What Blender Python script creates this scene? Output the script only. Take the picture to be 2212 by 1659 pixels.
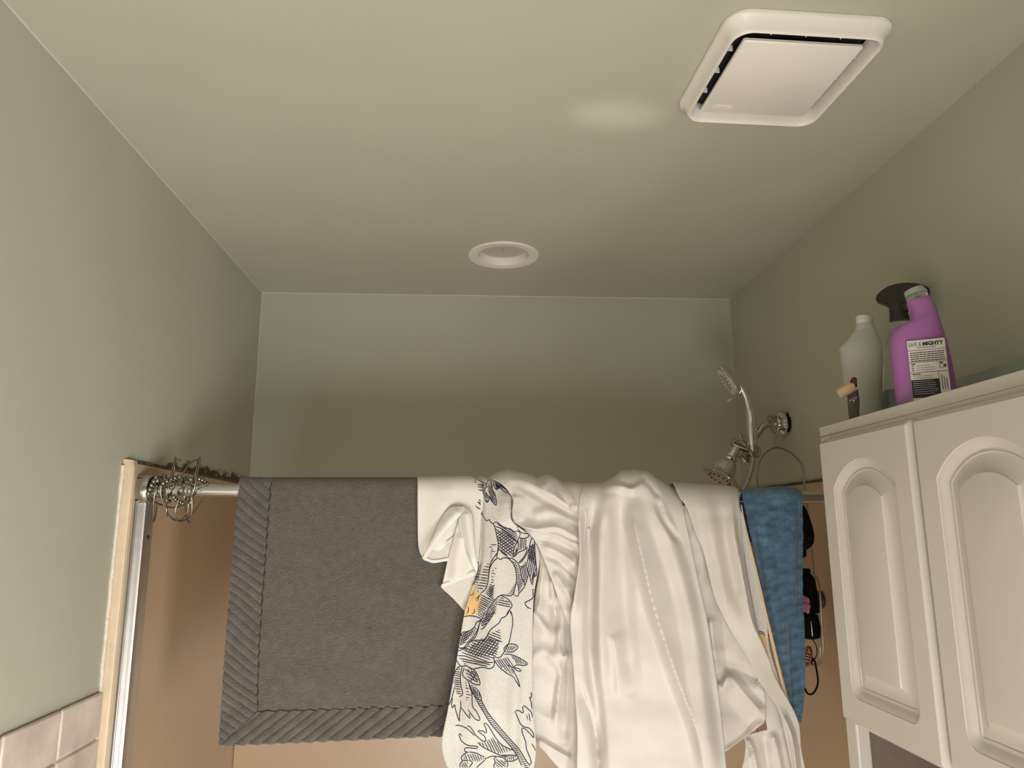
import bpy, bmesh, math, random
import numpy as np
from mathutils import Vector, Matrix, noise
from mathutils.geometry import delaunay_2d_cdt
random.seed(7)
for o in list(bpy.data.objects): bpy.data.objects.remove(o)
SC = bpy.context.scene
COL = SC.collection

# ---------------------------------------------------------------- camera
W, H, FPX = 2212, 1659, 1553.86
YAW, PIT, ROL = 0.0582712, 0.1961474, -0.0043997
CAM = np.array([0.0, 0.0, 1.70])
fw = np.array([math.sin(YAW)*math.cos(PIT), math.cos(YAW)*math.cos(PIT), math.sin(PIT)])
r0 = np.array([math.cos(YAW), -math.sin(YAW), 0.0]); u0 = np.cross(r0, fw)
rt = r0*math.cos(ROL) + u0*math.sin(ROL); up = -r0*math.sin(ROL) + u0*math.cos(ROL)
cam = bpy.data.objects.new('camera', bpy.data.cameras.new('camera')); COL.objects.link(cam)
cam.data.sensor_width = 36.0; cam.data.lens = FPX/W*36.0; cam.data.clip_start = 0.02
cam.matrix_world = Matrix(((rt[0], up[0], -fw[0], CAM[0]), (rt[1], up[1], -fw[1], CAM[1]),
                           (rt[2], up[2], -fw[2], CAM[2]), (0, 0, 0, 1)))
SC.camera = cam

# ---------------------------------------------------------------- light, exposure
SC.view_settings.view_transform = 'Standard'; SC.view_settings.look = 'None'
SC.view_settings.gamma = 1.0; SC.view_settings.use_curve_mapping = False
SC.view_settings.exposure = 0.0
world = bpy.data.worlds.new('world'); SC.world = world; world.use_nodes = True
world.node_tree.nodes['Background'].inputs['Color'].default_value = (0.75, 0.85, 1.0, 1)
world.node_tree.nodes['Background'].inputs['Strength'].default_value = 1.0
WIN = dict(x0=-0.40, x1=0.45, z0=0.25, z1=1.05, y=-0.50)     # the window behind the camera
ld = bpy.data.lights.new('window_daylight', 'AREA'); ld.shape = 'RECTANGLE'
ld.size = WIN['x1']-WIN['x0']; ld.size_y = WIN['z1']-WIN['z0']; ld.energy = 22; ld.color = (1.0, 0.955, 0.945)
lo = bpy.data.objects.new('window_daylight', ld); COL.objects.link(lo)
lo.location = ((WIN['x0']+WIN['x1'])/2, WIN['y']-0.04, (WIN['z0']+WIN['z1'])/2); lo.rotation_euler = (math.radians(90), 0, 0)

ADDED_WIN = dict(y0=-0.42, y1=0.22, z0=0.50, z1=1.25)                # made-up window in the right wall, added to brighten the left wall
ld2 = bpy.data.lights.new('added_side_light', 'AREA'); ld2.shape = 'RECTANGLE'
ld2.size = ADDED_WIN['y1']-ADDED_WIN['y0']; ld2.size_y = ADDED_WIN['z1']-ADDED_WIN['z0']; ld2.energy = 33; ld2.color = (1.0, 0.955, 0.945)
lo2 = bpy.data.objects.new('added_side_light', ld2); COL.objects.link(lo2)
lo2.location = (0.8585+0.04, (ADDED_WIN['y0']+ADDED_WIN['y1'])/2, (ADDED_WIN['z0']+ADDED_WIN['z1'])/2); lo2.rotation_euler = (math.radians(90), 0, math.radians(90))
gl = bpy.data.lights.new('added_glow_spot', 'SPOT'); gl.energy = 62.0; gl.spot_size = math.radians(6.0); gl.spot_blend = 1.0; gl.shadow_soft_size = 0.02; gl.color = (1.0, 0.96, 0.88)
go = bpy.data.objects.new('added_glow_spot', gl); COL.objects.link(go); go.location = (0.30, -0.35, 0.85)   # added spot standing in for reflected sunlight on the ceiling; no source is built
go.rotation_euler = (Vector((0.265, 1.185, 2.44))-Vector(go.location)).to_track_quat('-Z', 'Y').to_euler(); go.scale = (1.0, 0.40, 1.0)

# ---------------------------------------------------------------- helpers
XL, XR, YB, ZC, YF = -0.6696, 0.8585, 2.2463, 2.44, -0.50
YROD = 1.50
K = 1.48/FPX                      # metres per pixel in the plane of the rod
def ray(px, py):
    px = np.asarray(px, float); py = np.asarray(py, float)
    return fw + rt*((px-W/2)/FPX)[..., None] - up*((py-H/2)/FPX)[..., None]
def U(px, py, ax, val):           # pixel ray meets the plane axis=val
    d = ray(px, py); t = (np.asarray(val)-CAM[ax])/d[..., ax]
    return CAM + d*t[..., None]
def P(px, py, ax, val): return tuple(float(v) for v in U(px, py, ax, val))

def setp(o, **kw):
    for k, v in kw.items(): o[k] = v
    return o
def new_obj(name, me, mat=None, parent=None, smooth=True, **kw):
    o = bpy.data.objects.new(name, me); COL.objects.link(o)
    if mat is not None and len(me.materials) == 0: me.materials.append(mat)
    if smooth:
        me.polygons.foreach_set('use_smooth', [True]*len(me.polygons))
        try: me.set_sharp_from_angle(angle=math.radians(38))
        except Exception: pass
    if parent is not None:
        o.parent = parent
        o.matrix_parent_inverse = parent.matrix_basis.inverted()
    return setp(o, **kw)
def thing(name, loc, label, cat, group=None):
    o = bpy.data.objects.new(name, None); COL.objects.link(o); o.location = loc
    o.empty_display_size = 0.02
    setp(o, label=label, category=cat)
    if group: o['group'] = group
    return o
def copy_tree(o, parent=None):
    c = o.copy(); COL.objects.link(c)
    if parent is not None:
        c.parent = parent
    for ch in o.children: copy_tree(ch, c)
    return c

def frame_from(d):
    d = np.asarray(d, float); d = d/np.linalg.norm(d)
    a = np.array([0, 0, 1.0]) if abs(d[2]) < 0.9 else np.array([1.0, 0, 0])
    x = np.cross(a, d); x /= np.linalg.norm(x); return x, np.cross(d, x), d

class MB:
    def __init__(s): s.v = []; s.f = []; s.uv = None
    def add(s, vs, fs):
        b = len(s.v); s.v += [tuple(float(c) for c in v) for v in vs]
        s.f += [tuple(i+b for i in f) for f in fs]; return s
    def box(s, lo, hi):
        (a, b, c), (d, e, f) = lo, hi
        return s.add([(a,b,c),(d,b,c),(d,e,c),(a,e,c),(a,b,f),(d,b,f),(d,e,f),(a,e,f)],
                     [(0,3,2,1),(4,5,6,7),(0,1,5,4),(1,2,6,5),(2,3,7,6),(3,0,4,7)])
    def tube(s, pts, r, n=10, closed=False, caps=True):
        pts = [np.asarray(p, float) for p in pts]; m = len(pts)
        rs = r if hasattr(r, '__len__') else [r]*m
        tg = []
        for i in range(m):
            a = pts[i-1] if (i > 0 or closed) else pts[i]
            b = pts[(i+1) % m] if (i < m-1 or closed) else pts[i]
            t = b-a; tg.append(t/(np.linalg.norm(t)+1e-12))
        x, y, _ = frame_from(tg[0]); vs = []
        for i in range(m):
            t = tg[i]; x = x - t*np.dot(x, t); x /= np.linalg.norm(x); y = np.cross(t, x)
            for k in range(n):
                a = 2*math.pi*k/n; vs.append(pts[i] + rs[i]*(x*math.cos(a)+y*math.sin(a)))
        fs = []
        for i in range(m if closed else m-1):
            j = (i+1) % m
            for k in range(n):
                l = (k+1) % n; fs.append((i*n+k, i*n+l, j*n+l, j*n+k))
        if caps and not closed:
            fs.append(tuple(range(n))[::-1]); fs.append(tuple(range((m-1)*n, m*n)))
        return s.add(vs, fs)
    def lathe(s, prof, org, d, n=32, cap0=True, cap1=True):   # prof: [(radius, along)]
        x, y, z = frame_from(d); org = np.asarray(org, float); vs = []
        for r, h in prof:
            for k in range(n):
                a = 2*math.pi*k/n; vs.append(org + z*h + r*(x*math.cos(a)+y*math.sin(a)))
        fs = []; m = len(prof)
        for i in range(m-1):
            for k in range(n):
                l = (k+1) % n; fs.append((i*n+k, i*n+l, (i+1)*n+l, (i+1)*n+k))
        if cap0: fs.append(tuple(range(n))[::-1])
        if cap1: fs.append(tuple(range((m-1)*n, m*n)))
        return s.add(vs, fs)
    def loft(s, rings, cap=True):                             # rings: lists of equal length
        n = len(rings[0]); vs = [p for r in rings for p in r]; fs = []
        for i in range(len(rings)-1):
            for k in range(n):
                l = (k+1) % n; fs.append((i*n+k, i*n+l, (i+1)*n+l, (i+1)*n+k))
        if cap: fs.append(tuple(range(n))[::-1]); fs.append(tuple(range((len(rings)-1)*n, len(rings)*n)))
        return s.add(vs, fs)
    def sphere(s, c, r, n=12, m=8):
        prof = [(max(1e-4, r*math.sin(math.pi*i/m)), -r*math.cos(math.pi*i/m)) for i in range(m+1)]
        return s.lathe(prof, c, (0, 0, 1), n)
    def mesh(s, name, loc=None):
        me = bpy.data.meshes.new(name)
        v = s.v if loc is None else [(a-loc[0], b-loc[1], c-loc[2]) for a, b, c in s.v]
        me.from_pydata(v, [], s.f); me.update()
        if s.uv is not None:
            ul = me.uv_layers.new(name='UVMap'); li = np.zeros(len(me.loops), int); me.loops.foreach_get('vertex_index', li)
            uv = np.array(s.uv)[li]; ul.data.foreach_set('uv', uv.ravel())
        return me
    def build(s, name, mat, parent=None, smooth=True, fix=True, **kw):
        me = s.mesh(name)
        if fix:
            bm = bmesh.new(); bm.from_mesh(me); bmesh.ops.recalc_face_normals(bm, faces=bm.faces); bm.to_mesh(me); bm.free()
        return new_obj(name, me, mat, parent, smooth, **kw)
def bevel(o, w, seg=2):
    m = o.modifiers.new('bevel', 'BEVEL'); m.width = w; m.segments = seg; m.limit_method = 'ANGLE'; m.angle_limit = math.radians(40); return o
def curve(pts, n=8, closed=False):                            # Catmull-Rom through points
    p = [np.asarray(q, float) for q in pts]; out = []; m = len(p)
    for i in range(m if closed else m-1):
        a = p[(i-1) % m] if (i > 0 or closed) else 2*p[0]-p[1]
        b = p[i]; c = p[(i+1) % m]
        d = p[(i+2) % m] if (i < m-2 or closed) else 2*p[-1]-p[-2]
        for k in range(n):
            t = k/n; out.append(0.5*((2*b)+(c-a)*t+(2*a-5*b+4*c-d)*t*t+(3*b-a-3*c+d)*t**3))
    if not closed: out.append(p[-1])
    return out

# ---------------------------------------------------------------- materials
def srgb(r, g, b):
    f = lambda c: (c/255/12.92) if c/255 <= 0.04045 else ((c/255+0.055)/1.055)**2.4
    return (f(r), f(g), f(b), 1.0)
def mat(name, col, rough=0.5, metal=0.0, bump=None, vary=None, trans=0.0, alpha=None, sss=0.0, spec=None, coat=0.0, sheen=0.0, coord='Object'):
    m = bpy.data.materials.new(name); m.use_nodes = True; nt = m.node_tree; N = nt.nodes; b = N['Principled BSDF']
    b.inputs['Base Color'].default_value = col; b.inputs['Roughness'].default_value = rough; b.inputs['Metallic'].default_value = metal
    if trans: b.inputs['Transmission Weight'].default_value = trans
    if spec is not None: b.inputs['Specular IOR Level'].default_value = spec
    if coat: b.inputs['Coat Weight'].default_value = coat
    if sheen: b.inputs['Sheen Weight'].default_value = sheen; b.inputs['Sheen Roughness'].default_value = 0.5
    if alpha is not None: b.inputs['Alpha'].default_value = alpha
    tc = N.new('ShaderNodeTexCoord')
    if vary:                                                  # (scale, amount, detail): mottled colour
        nz = N.new('ShaderNodeTexNoise'); nz.inputs['Scale'].default_value = vary[0]; nz.inputs['Detail'].default_value = vary[2] if len(vary) > 2 else 4
        nt.links.new(tc.outputs[coord], nz.inputs['Vector'])
        hs = N.new('ShaderNodeHueSaturation'); hs.inputs['Color'].default_value = col
        mr = N.new('ShaderNodeMapRange'); mr.inputs['From Min'].default_value = 0.3; mr.inputs['From Max'].default_value = 0.7
        mr.inputs['To Min'].default_value = 1-vary[1]; mr.inputs['To Max'].default_value = 1+vary[1]
        nt.links.new(nz.outputs['Fac'], mr.inputs['Value']); nt.links.new(mr.outputs['Result'], hs.inputs['Value'])
        nt.links.new(hs.outputs['Color'], b.inputs['Base Color'])
    if bump:                                                  # (scale, strength, distance)
        nz = N.new('ShaderNodeTexNoise'); nz.inputs['Scale'].default_value = bump[0]; nz.inputs['Detail'].default_value = 5
        nt.links.new(tc.outputs[coord], nz.inputs['Vector'])
        bp = N.new('ShaderNodeBump'); bp.inputs['Strength'].default_value = bump[1]; bp.inputs['Distance'].default_value = bump[2]
        nt.links.new(nz.outputs['Fac'], bp.inputs['Height']); nt.links.new(bp.outputs['Normal'], b.inputs['Normal'])
    return m
PAINT = (0.470, 0.467, 0.376, 1)
M = {}
M['ceiling'] = mat('sage_ceiling_paint', PAINT, 0.5, bump=(90, 0.10, 0.002), vary=(3, 0.03))
M['wall'] = mat('sage_wall_paint', PAINT, 0.5, bump=(120, 0.08, 0.002), vary=(2.5, 0.03))
M['floor'] = mat('floor_vinyl', (0.72, 0.67, 0.59, 1), 0.4, vary=(8, 0.06))
M['surround'] = mat('tan_fibreglass', (0.48, 0.345, 0.225, 1), 0.28, vary=(4, 0.05), bump=(25, 0.05, 0.003))
M['flange'] = mat('cream_flange', (0.72, 0.58, 0.41, 1), 0.35, vary=(30, 0.07), bump=(60, 0.12, 0.002))
M['tile'] = mat('marbled_tile', (0.62, 0.53, 0.465, 1), 0.25, vary=(16, 0.20, 9))
M['cabinside'] = mat('brown_cabinet_inside', (0.20, 0.155, 0.125, 1), 0.5, vary=(12, 0.1))  # dark brown given to the inner faces of the white cabinet
M['grout'] = mat('grout', (0.62, 0.54, 0.47, 1), 0.9, bump=(200, 0.3, 0.001))
M['alu'] = mat('brushed_aluminium', (0.58, 0.57, 0.55, 1), 0.42, 1.0, vary=(60, 0.04))
M['chrome'] = mat('chrome', (0.74, 0.74, 0.73, 1), 0.10, 1.0)
M['dchrome'] = mat('tarnished_chrome', (0.52, 0.51, 0.48, 1), 0.16, 1.0)
M['wire'] = mat('ring_steel', (0.30, 0.28, 0.25, 1), 0.22, 1.0)
M['caddywire'] = mat('caddy_wire', (0.36, 0.31, 0.24, 1), 0.35, 0.8)
M['white'] = mat('white_plastic', (0.80, 0.76, 0.70, 1), 0.35)
M['trimwhite'] = mat('white_enamel', (0.78, 0.73, 0.68, 1), 0.4)
M['lens'] = mat('frosted_lens', (0.50, 0.46, 0.42, 1), 0.5)
M['black'] = mat('black_void', (0.008, 0.008, 0.01, 1), 0.8)
M['cab'] = mat('white_thermofoil', (0.615, 0.57, 0.52, 1), 0.25, bump=(300, 0.02, 0.001))
M['rug'] = mat('grey_plush', (0.114, 0.098, 0.083, 1), 0.95, bump=(230, 1.0, 0.005), vary=(70, 0.13, 9), sheen=0.3)
M['rib'] = mat('grey_ribbed_plush', (0.104, 0.090, 0.077, 1), 0.9, bump=(260, 0.9, 0.004), vary=(50, 0.16, 8), sheen=0.35)
M['seam'] = mat('dark_seam', (0.03, 0.027, 0.025, 1), 0.9)

def add_translucent(m, w):
    nt = m.node_tree; b = nt.nodes['Principled BSDF']; out = nt.nodes['Material Output']
    t = nt.nodes.new('ShaderNodeBsdfTranslucent'); t.inputs['Color'].default_value = b.inputs['Base Color'].default_value
    mx = nt.nodes.new('ShaderNodeMixShader'); mx.inputs[0].default_value = w
    nt.links.new(b.outputs[0], mx.inputs[1]); nt.links.new(t.outputs[0], mx.inputs[2]); nt.links.new(mx.outputs[0], out.inputs['Surface'])
def weave(m, pu, pv, strength, dist, brick=None):            # woven relief from the cloth's own UV (metres)
    nt = m.node_tree; N = nt.nodes; b = N['Principled BSDF']; uv = N.new('ShaderNodeUVMap')
    sx = N.new('ShaderNodeSeparateXYZ'); nt.links.new(uv.outputs['UV'], sx.inputs[0])
    def sn(sock, p):
        a = N.new('ShaderNodeMath'); a.operation = 'MULTIPLY'; a.inputs[1].default_value = 2*math.pi/p; nt.links.new(sock, a.inputs[0])
        c = N.new('ShaderNodeMath'); c.operation = 'SINE'; nt.links.new(a.outputs[0], c.inputs[0]); return c.outputs[0]
    mu = N.new('ShaderNodeMath'); mu.operation = 'MULTIPLY'
    nt.links.new(sn(sx.outputs['X'], pu), mu.inputs[0]); nt.links.new(sn(sx.outputs['Y'], pv), mu.inputs[1])
    bp = N.new('ShaderNodeBump'); bp.inputs['Strength'].default_value = strength; bp.inputs['Distance'].default_value = dist
    nt.links.new(mu.outputs[0], bp.inputs['Height'])
    old = b.inputs['Normal'].links
    if old: nt.links.new(old[0].from_socket, bp.inputs['Normal'])
    nt.links.new(bp.outputs['Normal'], b.inputs['Normal'])
M['liner'] = mat('white_liner_cloth', (0.715, 0.665, 0.605, 1), 0.55, bump=(500, 0.05, 0.001)); add_translucent(M['liner'], 0.12)
M['waffle'] = mat('white_waffle_cloth', (0.76, 0.715, 0.655, 1), 0.8); weave(M['waffle'], 0.0052, 0.0046, 0.5, 0.0012); add_translucent(M['waffle'], 0.08)
M['plaincloth'] = mat('white_plain_cloth', (0.74, 0.70, 0.635, 1), 0.75)
M['ink'] = mat('blue_black_ink', (0.018, 0.016, 0.035, 1), 0.8)
M['gold'] = mat('gold_print', (0.76, 0.49, 0.20, 1), 0.8)
M['tan'] = mat('tan_binding', (0.70, 0.53, 0.35, 1), 0.8)
M['blue'] = mat('blue_towel_cloth', (0.078, 0.160, 0.240, 1), 0.95, bump=(400, 0.7, 0.002), vary=(40, 0.16, 6), sheen=0.3)
def blocks(m, dark, bw, rh):                                  # woven blocks of darker pile, laid out in the cloth's own UV
    nt = m.node_tree; N = nt.nodes; b = N['Principled BSDF']; src = b.inputs['Base Color'].links[0].from_socket
    uv = N.new('ShaderNodeUVMap'); mp = N.new('ShaderNodeMapping'); mp.inputs['Rotation'].default_value = (0, 0, math.radians(-9)); nt.links.new(uv.outputs['UV'], mp.inputs['Vector'])
    br = N.new('ShaderNodeTexBrick'); br.offset = 0.5; br.inputs['Scale'].default_value = 1.0; br.inputs['Brick Width'].default_value = bw; br.inputs['Row Height'].default_value = rh
    br.inputs['Mortar Size'].default_value = 0.0; br.inputs['Color1'].default_value = (1, 1, 1, 1); br.inputs['Color2'].default_value = (dark, dark, dark, 1); br.inputs['Bias'].default_value = -0.1
    nt.links.new(mp.outputs['Vector'], br.inputs['Vector'])
    nz_ = N.new('ShaderNodeTexNoise'); nz_.inputs['Scale'].default_value = 260; nz_.inputs['Detail'].default_value = 4; nt.links.new(uv.outputs['UV'], nz_.inputs['Vector'])
    md = N.new('ShaderNodeMixRGB'); md.inputs['Color1'].default_value = (1, 1, 1, 1); nt.links.new(nz_.outputs['Fac'], md.inputs['Fac']); nt.links.new(br.outputs['Color'], md.inputs['Color2'])
    mu = N.new('ShaderNodeMixRGB'); mu.blend_type = 'MULTIPLY'; mu.inputs['Fac'].default_value = 1.0; nt.links.new(src, mu.inputs['Color1']); nt.links.new(md.outputs[0], mu.inputs['Color2'])
    nt.links.new(mu.outputs[0], b.inputs['Base Color'])
blocks(M['blue'], 0.30, 0.021, 0.0115)
M['purple'] = mat('purple_plastic', (0.36, 0.13, 0.37, 1), 0.38)
M['label'] = mat('label_paper', (0.70, 0.66, 0.62, 1), 0.5)
M['labelink'] = mat('label_ink', (0.012, 0.014, 0.03, 1), 0.6)
M['hdpe'] = mat('milky_plastic', (0.80, 0.79, 0.75, 1), 0.5, trans=0.15); add_translucent(M['hdpe'], 0.35)
M['liquid'] = mat('cloudy_liquid', (0.42, 0.40, 0.37, 1), 0.5)
M['hose'] = mat('steel_hose', (0.55, 0.52, 0.47, 1), 0.4, 0.6)
M['brown'] = mat('dark_brown_plastic', (0.020, 0.014, 0.013, 1), 0.35)
M['clear'] = mat('clear_plastic', (0.80, 0.83, 0.80, 1), 0.12, trans=0.9)
M['navy'] = mat('navy_liquid', (0.01, 0.012, 0.03, 1), 0.2)
M['frost'] = mat('frosted_film', (0.62, 0.68, 0.60, 1), 0.4, trans=0.45); add_translucent(M['frost'], 0.3)
M['foil'] = mat('dark_foil', (0.10, 0.085, 0.08, 1), 0.35, 0.5, bump=(120, 0.7, 0.004))
M['beige'] = mat('beige_roll', (0.60, 0.43, 0.28, 1), 0.8, bump=(200, 0.4, 0.002))
M['red'] = mat('dark_red', (0.09, 0.005, 0.01, 1), 0.6)
M['redplastic'] = mat('red_plastic', (0.32, 0.035, 0.04, 1), 0.4)
M['pink'] = mat('pink_foam', (0.50, 0.14, 0.25, 1), 0.8)
M['blackrubber'] = mat('black_rubber', (0.0025, 0.0025, 0.0025, 1), 0.8, spec=0.15)
M['nozzle'] = mat('grey_nozzle_plate', (0.42, 0.36, 0.34, 1), 0.45)
M['caulk'] = mat('mouldy_caulk', (0.10, 0.075, 0.045, 1), 0.9, vary=(60, 0.9, 8), bump=(150, 0.8, 0.004))
M['fluff'] = mat('plaster_cream', (0.74, 0.66, 0.54, 1), 0.9, bump=(160, 0.7, 0.003), vary=(70, 0.12))

# mildew freckles on the painted left wall, just above the tub surround
def mildew(m, zc, y0, y1):
    nt = m.node_tree; N = nt.nodes; b = N['Principled BSDF']; L = nt.links
    src = b.inputs['Base Color'].links[0].from_socket
    tc = N.new('ShaderNodeTexCoord'); sp = N.new('ShaderNodeSeparateXYZ'); L.new(tc.outputs['Object'], sp.inputs[0])
    def rng(sock, a, c, d, e):
        r = N.new('ShaderNodeMapRange'); r.inputs['From Min'].default_value = a; r.inputs['From Max'].default_value = c
        r.inputs['To Min'].default_value = d; r.inputs['To Max'].default_value = e; L.new(sock, r.inputs['Value']); return r.outputs[0]
    def mul(a, c):
        n = N.new('ShaderNodeMath'); n.operation = 'MULTIPLY'; L.new(a, n.inputs[0]); L.new(c, n.inputs[1]); return n.outputs[0]
    band = mul(rng(sp.outputs['Z'], zc+0.004, zc+0.030, 1, 0.45), mul(rng(sp.outputs['Y'], y0, y0+0.15, 0, 1), rng(sp.outputs['Y'], y1-0.05, y1, 1, 0)))
    nz = N.new('ShaderNodeTexNoise'); nz.inputs['Scale'].default_value = 75; nz.inputs['Detail'].default_value = 3; mp = N.new('ShaderNodeMapping'); mp.inputs['Scale'].default_value = (1, 0.33, 1); L.new(tc.outputs['Object'], mp.inputs['Vector']); L.new(mp.outputs['Vector'], nz.inputs['Vector'])
    fac = mul(rng(mul(nz.outputs['Fac'], band), 0.34, 0.44, 0, 0.92), rng(band, 0.02, 0.1, 0, 1))
    mx = N.new('ShaderNodeMixRGB'); mx.inputs['Color2'].default_value = (0.035, 0.018, 0.008, 1)
    L.new(fac, mx.inputs['Fac']); L.new(src, mx.inputs['Color1']); L.new(mx.outputs[0], b.inputs['Base Color'])
M['wallleft'] = mat('sage_wall_paint_mildewed', PAINT, 0.5, bump=(120, 0.08, 0.002), vary=(2.5, 0.03))
mildew(M['wallleft'], 1.834, 1.50, 2.26)

# ---------------------------------------------------------------- the room shell
T = 0.10
def structure(name, mb, m, **kw): return mb.build(name, m, None, smooth=False, kind='structure', **kw)
structure('floor', MB().box((XL-T, YF-T, -T), (XR+T, YB+T, 0)), M['floor'])
wall_left = structure('wall_left', MB().box((XL-T, YF-T, 0), (XL, YB+T, ZC+T)), M['wallleft'])
structure('wall_back', MB().box((XL, YB, 0), (XR, YB+T, ZC+T)), M['wall'])
w = ADDED_WIN; mb = MB()
mb.box((XR, YF-T, 0), (XR+T, YB+T, w['z0'])); mb.box((XR, YF-T, w['z1']), (XR+T, YB+T, ZC+T))
mb.box((XR, YF-T, w['z0']), (XR+T, w['y0'], w['z1'])); mb.box((XR, w['y1'], w['z0']), (XR+T, YB+T, w['z1']))
structure('wall_right', mb, M['wall'])
mb = MB(); t = 0.05
for a, b, c, d in ((w['y0']-t, w['y1']+t, w['z0']-t, w['z0']), (w['y0']-t, w['y1']+t, w['z1'], w['z1']+t), (w['y0']-t, w['y0'], w['z0'], w['z1']), (w['y1'], w['y1']+t, w['z0'], w['z1'])):
    mb.box((XR-0.015, a, c), (XR, b, d))
structure('added_side_window', mb, M['trimwhite'])  # frame round the added opening beside the camera
w = WIN; mb = MB()
mb.box((XL, YF-T, 0), (XR, YF, w['z0'])); mb.box((XL, YF-T, w['z1']), (XR, YF, ZC+T))
mb.box((XL, YF-T, w['z0']), (w['x0'], YF, w['z1'])); mb.box((w['x1'], YF-T, w['z0']), (XR, YF, w['z1']))
structure('wall_front', mb, M['wall'])
mb = MB(); t = 0.05
for a, b, c, d in ((w['x0']-t, w['x1']+t, w['z0']-t, w['z0']), (w['x0']-t, w['x1']+t, w['z1'], w['z1']+t), (w['x0']-t, w['x0'], w['z0'], w['z1']), (w['x1'], w['x1']+t, w['z0'], w['z1'])):
    mb.box((a, YF, c), (b, YF+0.015, d))
structure('window_1', mb, M['trimwhite'])
# ceiling: a plate with a square hole for the fan and a round one for the lamp
FAN = (0.500, 1.036); LAMP = (0.088, 1.886)
bm = bmesh.new()
def loop(pts):
    vs = [bm.verts.new(p) for p in pts]; return [bm.edges.new((vs[i], vs[(i+1) % len(vs)])) for i in range(len(vs))]
ed = loop([(XL, YF, ZC), (XR, YF, ZC), (XR, YB, ZC), (XL, YB, ZC)])
ed += loop([(FAN[0]+a*0.105, FAN[1]+b*0.105, ZC) for a, b in ((-1,-1),(1,-1),(1,1),(-1,1))])
ed += loop([(LAMP[0]+0.075*math.cos(a), LAMP[1]+0.075*math.sin(a), ZC) for a in np.linspace(0, 2*math.pi, 48, endpoint=False)])
bmesh.ops.triangle_fill(bm, use_beauty=True, use_dissolve=False, edges=ed)
for f in bm.faces:
    if f.normal.z > 0: f.normal_flip()
me = bpy.data.meshes.new('ceiling'); bm.to_mesh(me); bm.free()
new_obj('ceiling', me, M['ceiling'], None, False, kind='structure')

# thin painted caulk beads in the corners
M['bead'] = mat('painted_caulk', (0.60, 0.58, 0.50, 1), 0.6)
def bead(name, a, b_): 
    n_ = 60; pts = [tuple(np.array(a)+(np.array(b_)-np.array(a))*i/n_) for i in range(n_+1)]
    structure(name, MB().tube(pts, [0.0016+0.0012*noise.noise((i*0.6, a[0]*9, 0)) for i in range(n_+1)], 6), M['bead'])
bead('trim_1', (XL, -0.45, ZC), (XL, YB, ZC)); bead('trim_2', (XL, YB, ZC), (XR, YB, ZC)); bead('trim_3', (XL, YB, 1.85), (XL, YB, ZC))

# tiles on the left wall, each its own piece
ztop = 1.41; th = 0.080; tw = 0.152; gap = 0.003
yj = 1.296; n = 0
grout = MB().box((XL, 0.40, ztop-4*th-0.004), (XL+0.004, 1.432, ztop-0.004)).build('grout', M['grout'], wall_left, False)
for r in range(4):
    z1 = ztop - r*th; z0 = z1-th+gap
    ys = [yj]
    while ys[-1] > 0.4: ys.append(ys[-1]-tw)
    spans = [(ys[0]+gap/2, 1.432)] + [(ys[i+1]+gap/2, ys[i]-gap/2) for i in range(len(ys)-1)]
    for a, b in spans:
        o = MB().box((XL, max(a, 0.4), z0), (XL+0.008, b, z1)).build('tile', M['tile'], wall_left, True); bevel(o, 0.004, 3)

# ---------------------------------------------------------------- tub surround
ZS = 1.828
sur = thing('tub_surround', (0.1, YB, 0.3), 'tan fibreglass tub surround panels lining the shower alcove walls', 'surround')
t = 0.006
bevel(MB().box((XL, 1.482, 0.3), (XL+t, YB, ZS)).build('side_panel', M['surround'], sur), 0.003)
bevel(MB().box((XR-t, 1.42, 0.3), (XR, YB, 1.806)).build('side_panel', M['surround'], sur), 0.003)
bevel(MB().box((XL+t, YB-t, 0.3), (XR-t, YB, ZS-0.01)).build('back_panel', M['surround'], sur), 0.003)
# the rounded cream front flange on the left wall
mb = MB(); prof = [(1.432, 0.001), (1.436, 0.006), (1.443, 0.009), (1.447, 0.014), (1.454, 0.0155), (1.461, 0.012), (1.478, 0.009), (1.482, 0.0)]
rings = []
for z in (0.3, 1.3, 1.79, 1.815, ZS+0.004):
    k = 1.0 if z < 1.82 else 0.7
    rings.append([(XL+d*k, y, z) for y, d in prof])
n = len(prof); vs = [p for r_ in rings for p in r_]; fs = []
for i in range(len(rings)-1):
    for j in range(n-1): fs.append((i*n+j, i*n+j+1, (i+1)*n+j+1, (i+1)*n+j))
fs.append(tuple(range((len(rings)-1)*n, len(rings)*n)))
mb.add(vs, fs).build('flange', M['flange'], sur)
# ragged caulk bead beside the flange
pts = [(XL+0.002, 1.430+0.004*noise.noise((0, 0, i*1.7)), 0.9+i*0.02) for i in range(47)]
mb = MB().tube(pts, [0.0035+0.0025*abs(noise.noise((3, i*0.9, 0))) for i in range(47)], 7); mb.build('caulk_bead', M['fluff'], sur)
# mouldy caulk line on top of the left panel
pts = [(XL+0.004, 1.45+i*0.0105, ZS+0.003+0.0015*noise.noise((i*0.8, 0, 5))) for i in range(76)]
MB().tube(pts, [0.0025+0.003*max(0, (i-25)/50)+0.002*abs(noise.noise((i*0.7, 9, 0))) for i in range(76)], 7).build('mouldy_caulk', M['caulk'], sur)
pts = [(XR-0.004, 1.45+i*0.0105, 1.808+0.0015*noise.noise((i*0.8, 0, 5))) for i in range(76)]
MB().tube(pts, [0.0035+0.002*abs(noise.noise((i*0.7, 4, 0))) for i in range(76)], 7).build('mouldy_caulk', M['caulk'], sur)

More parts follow.
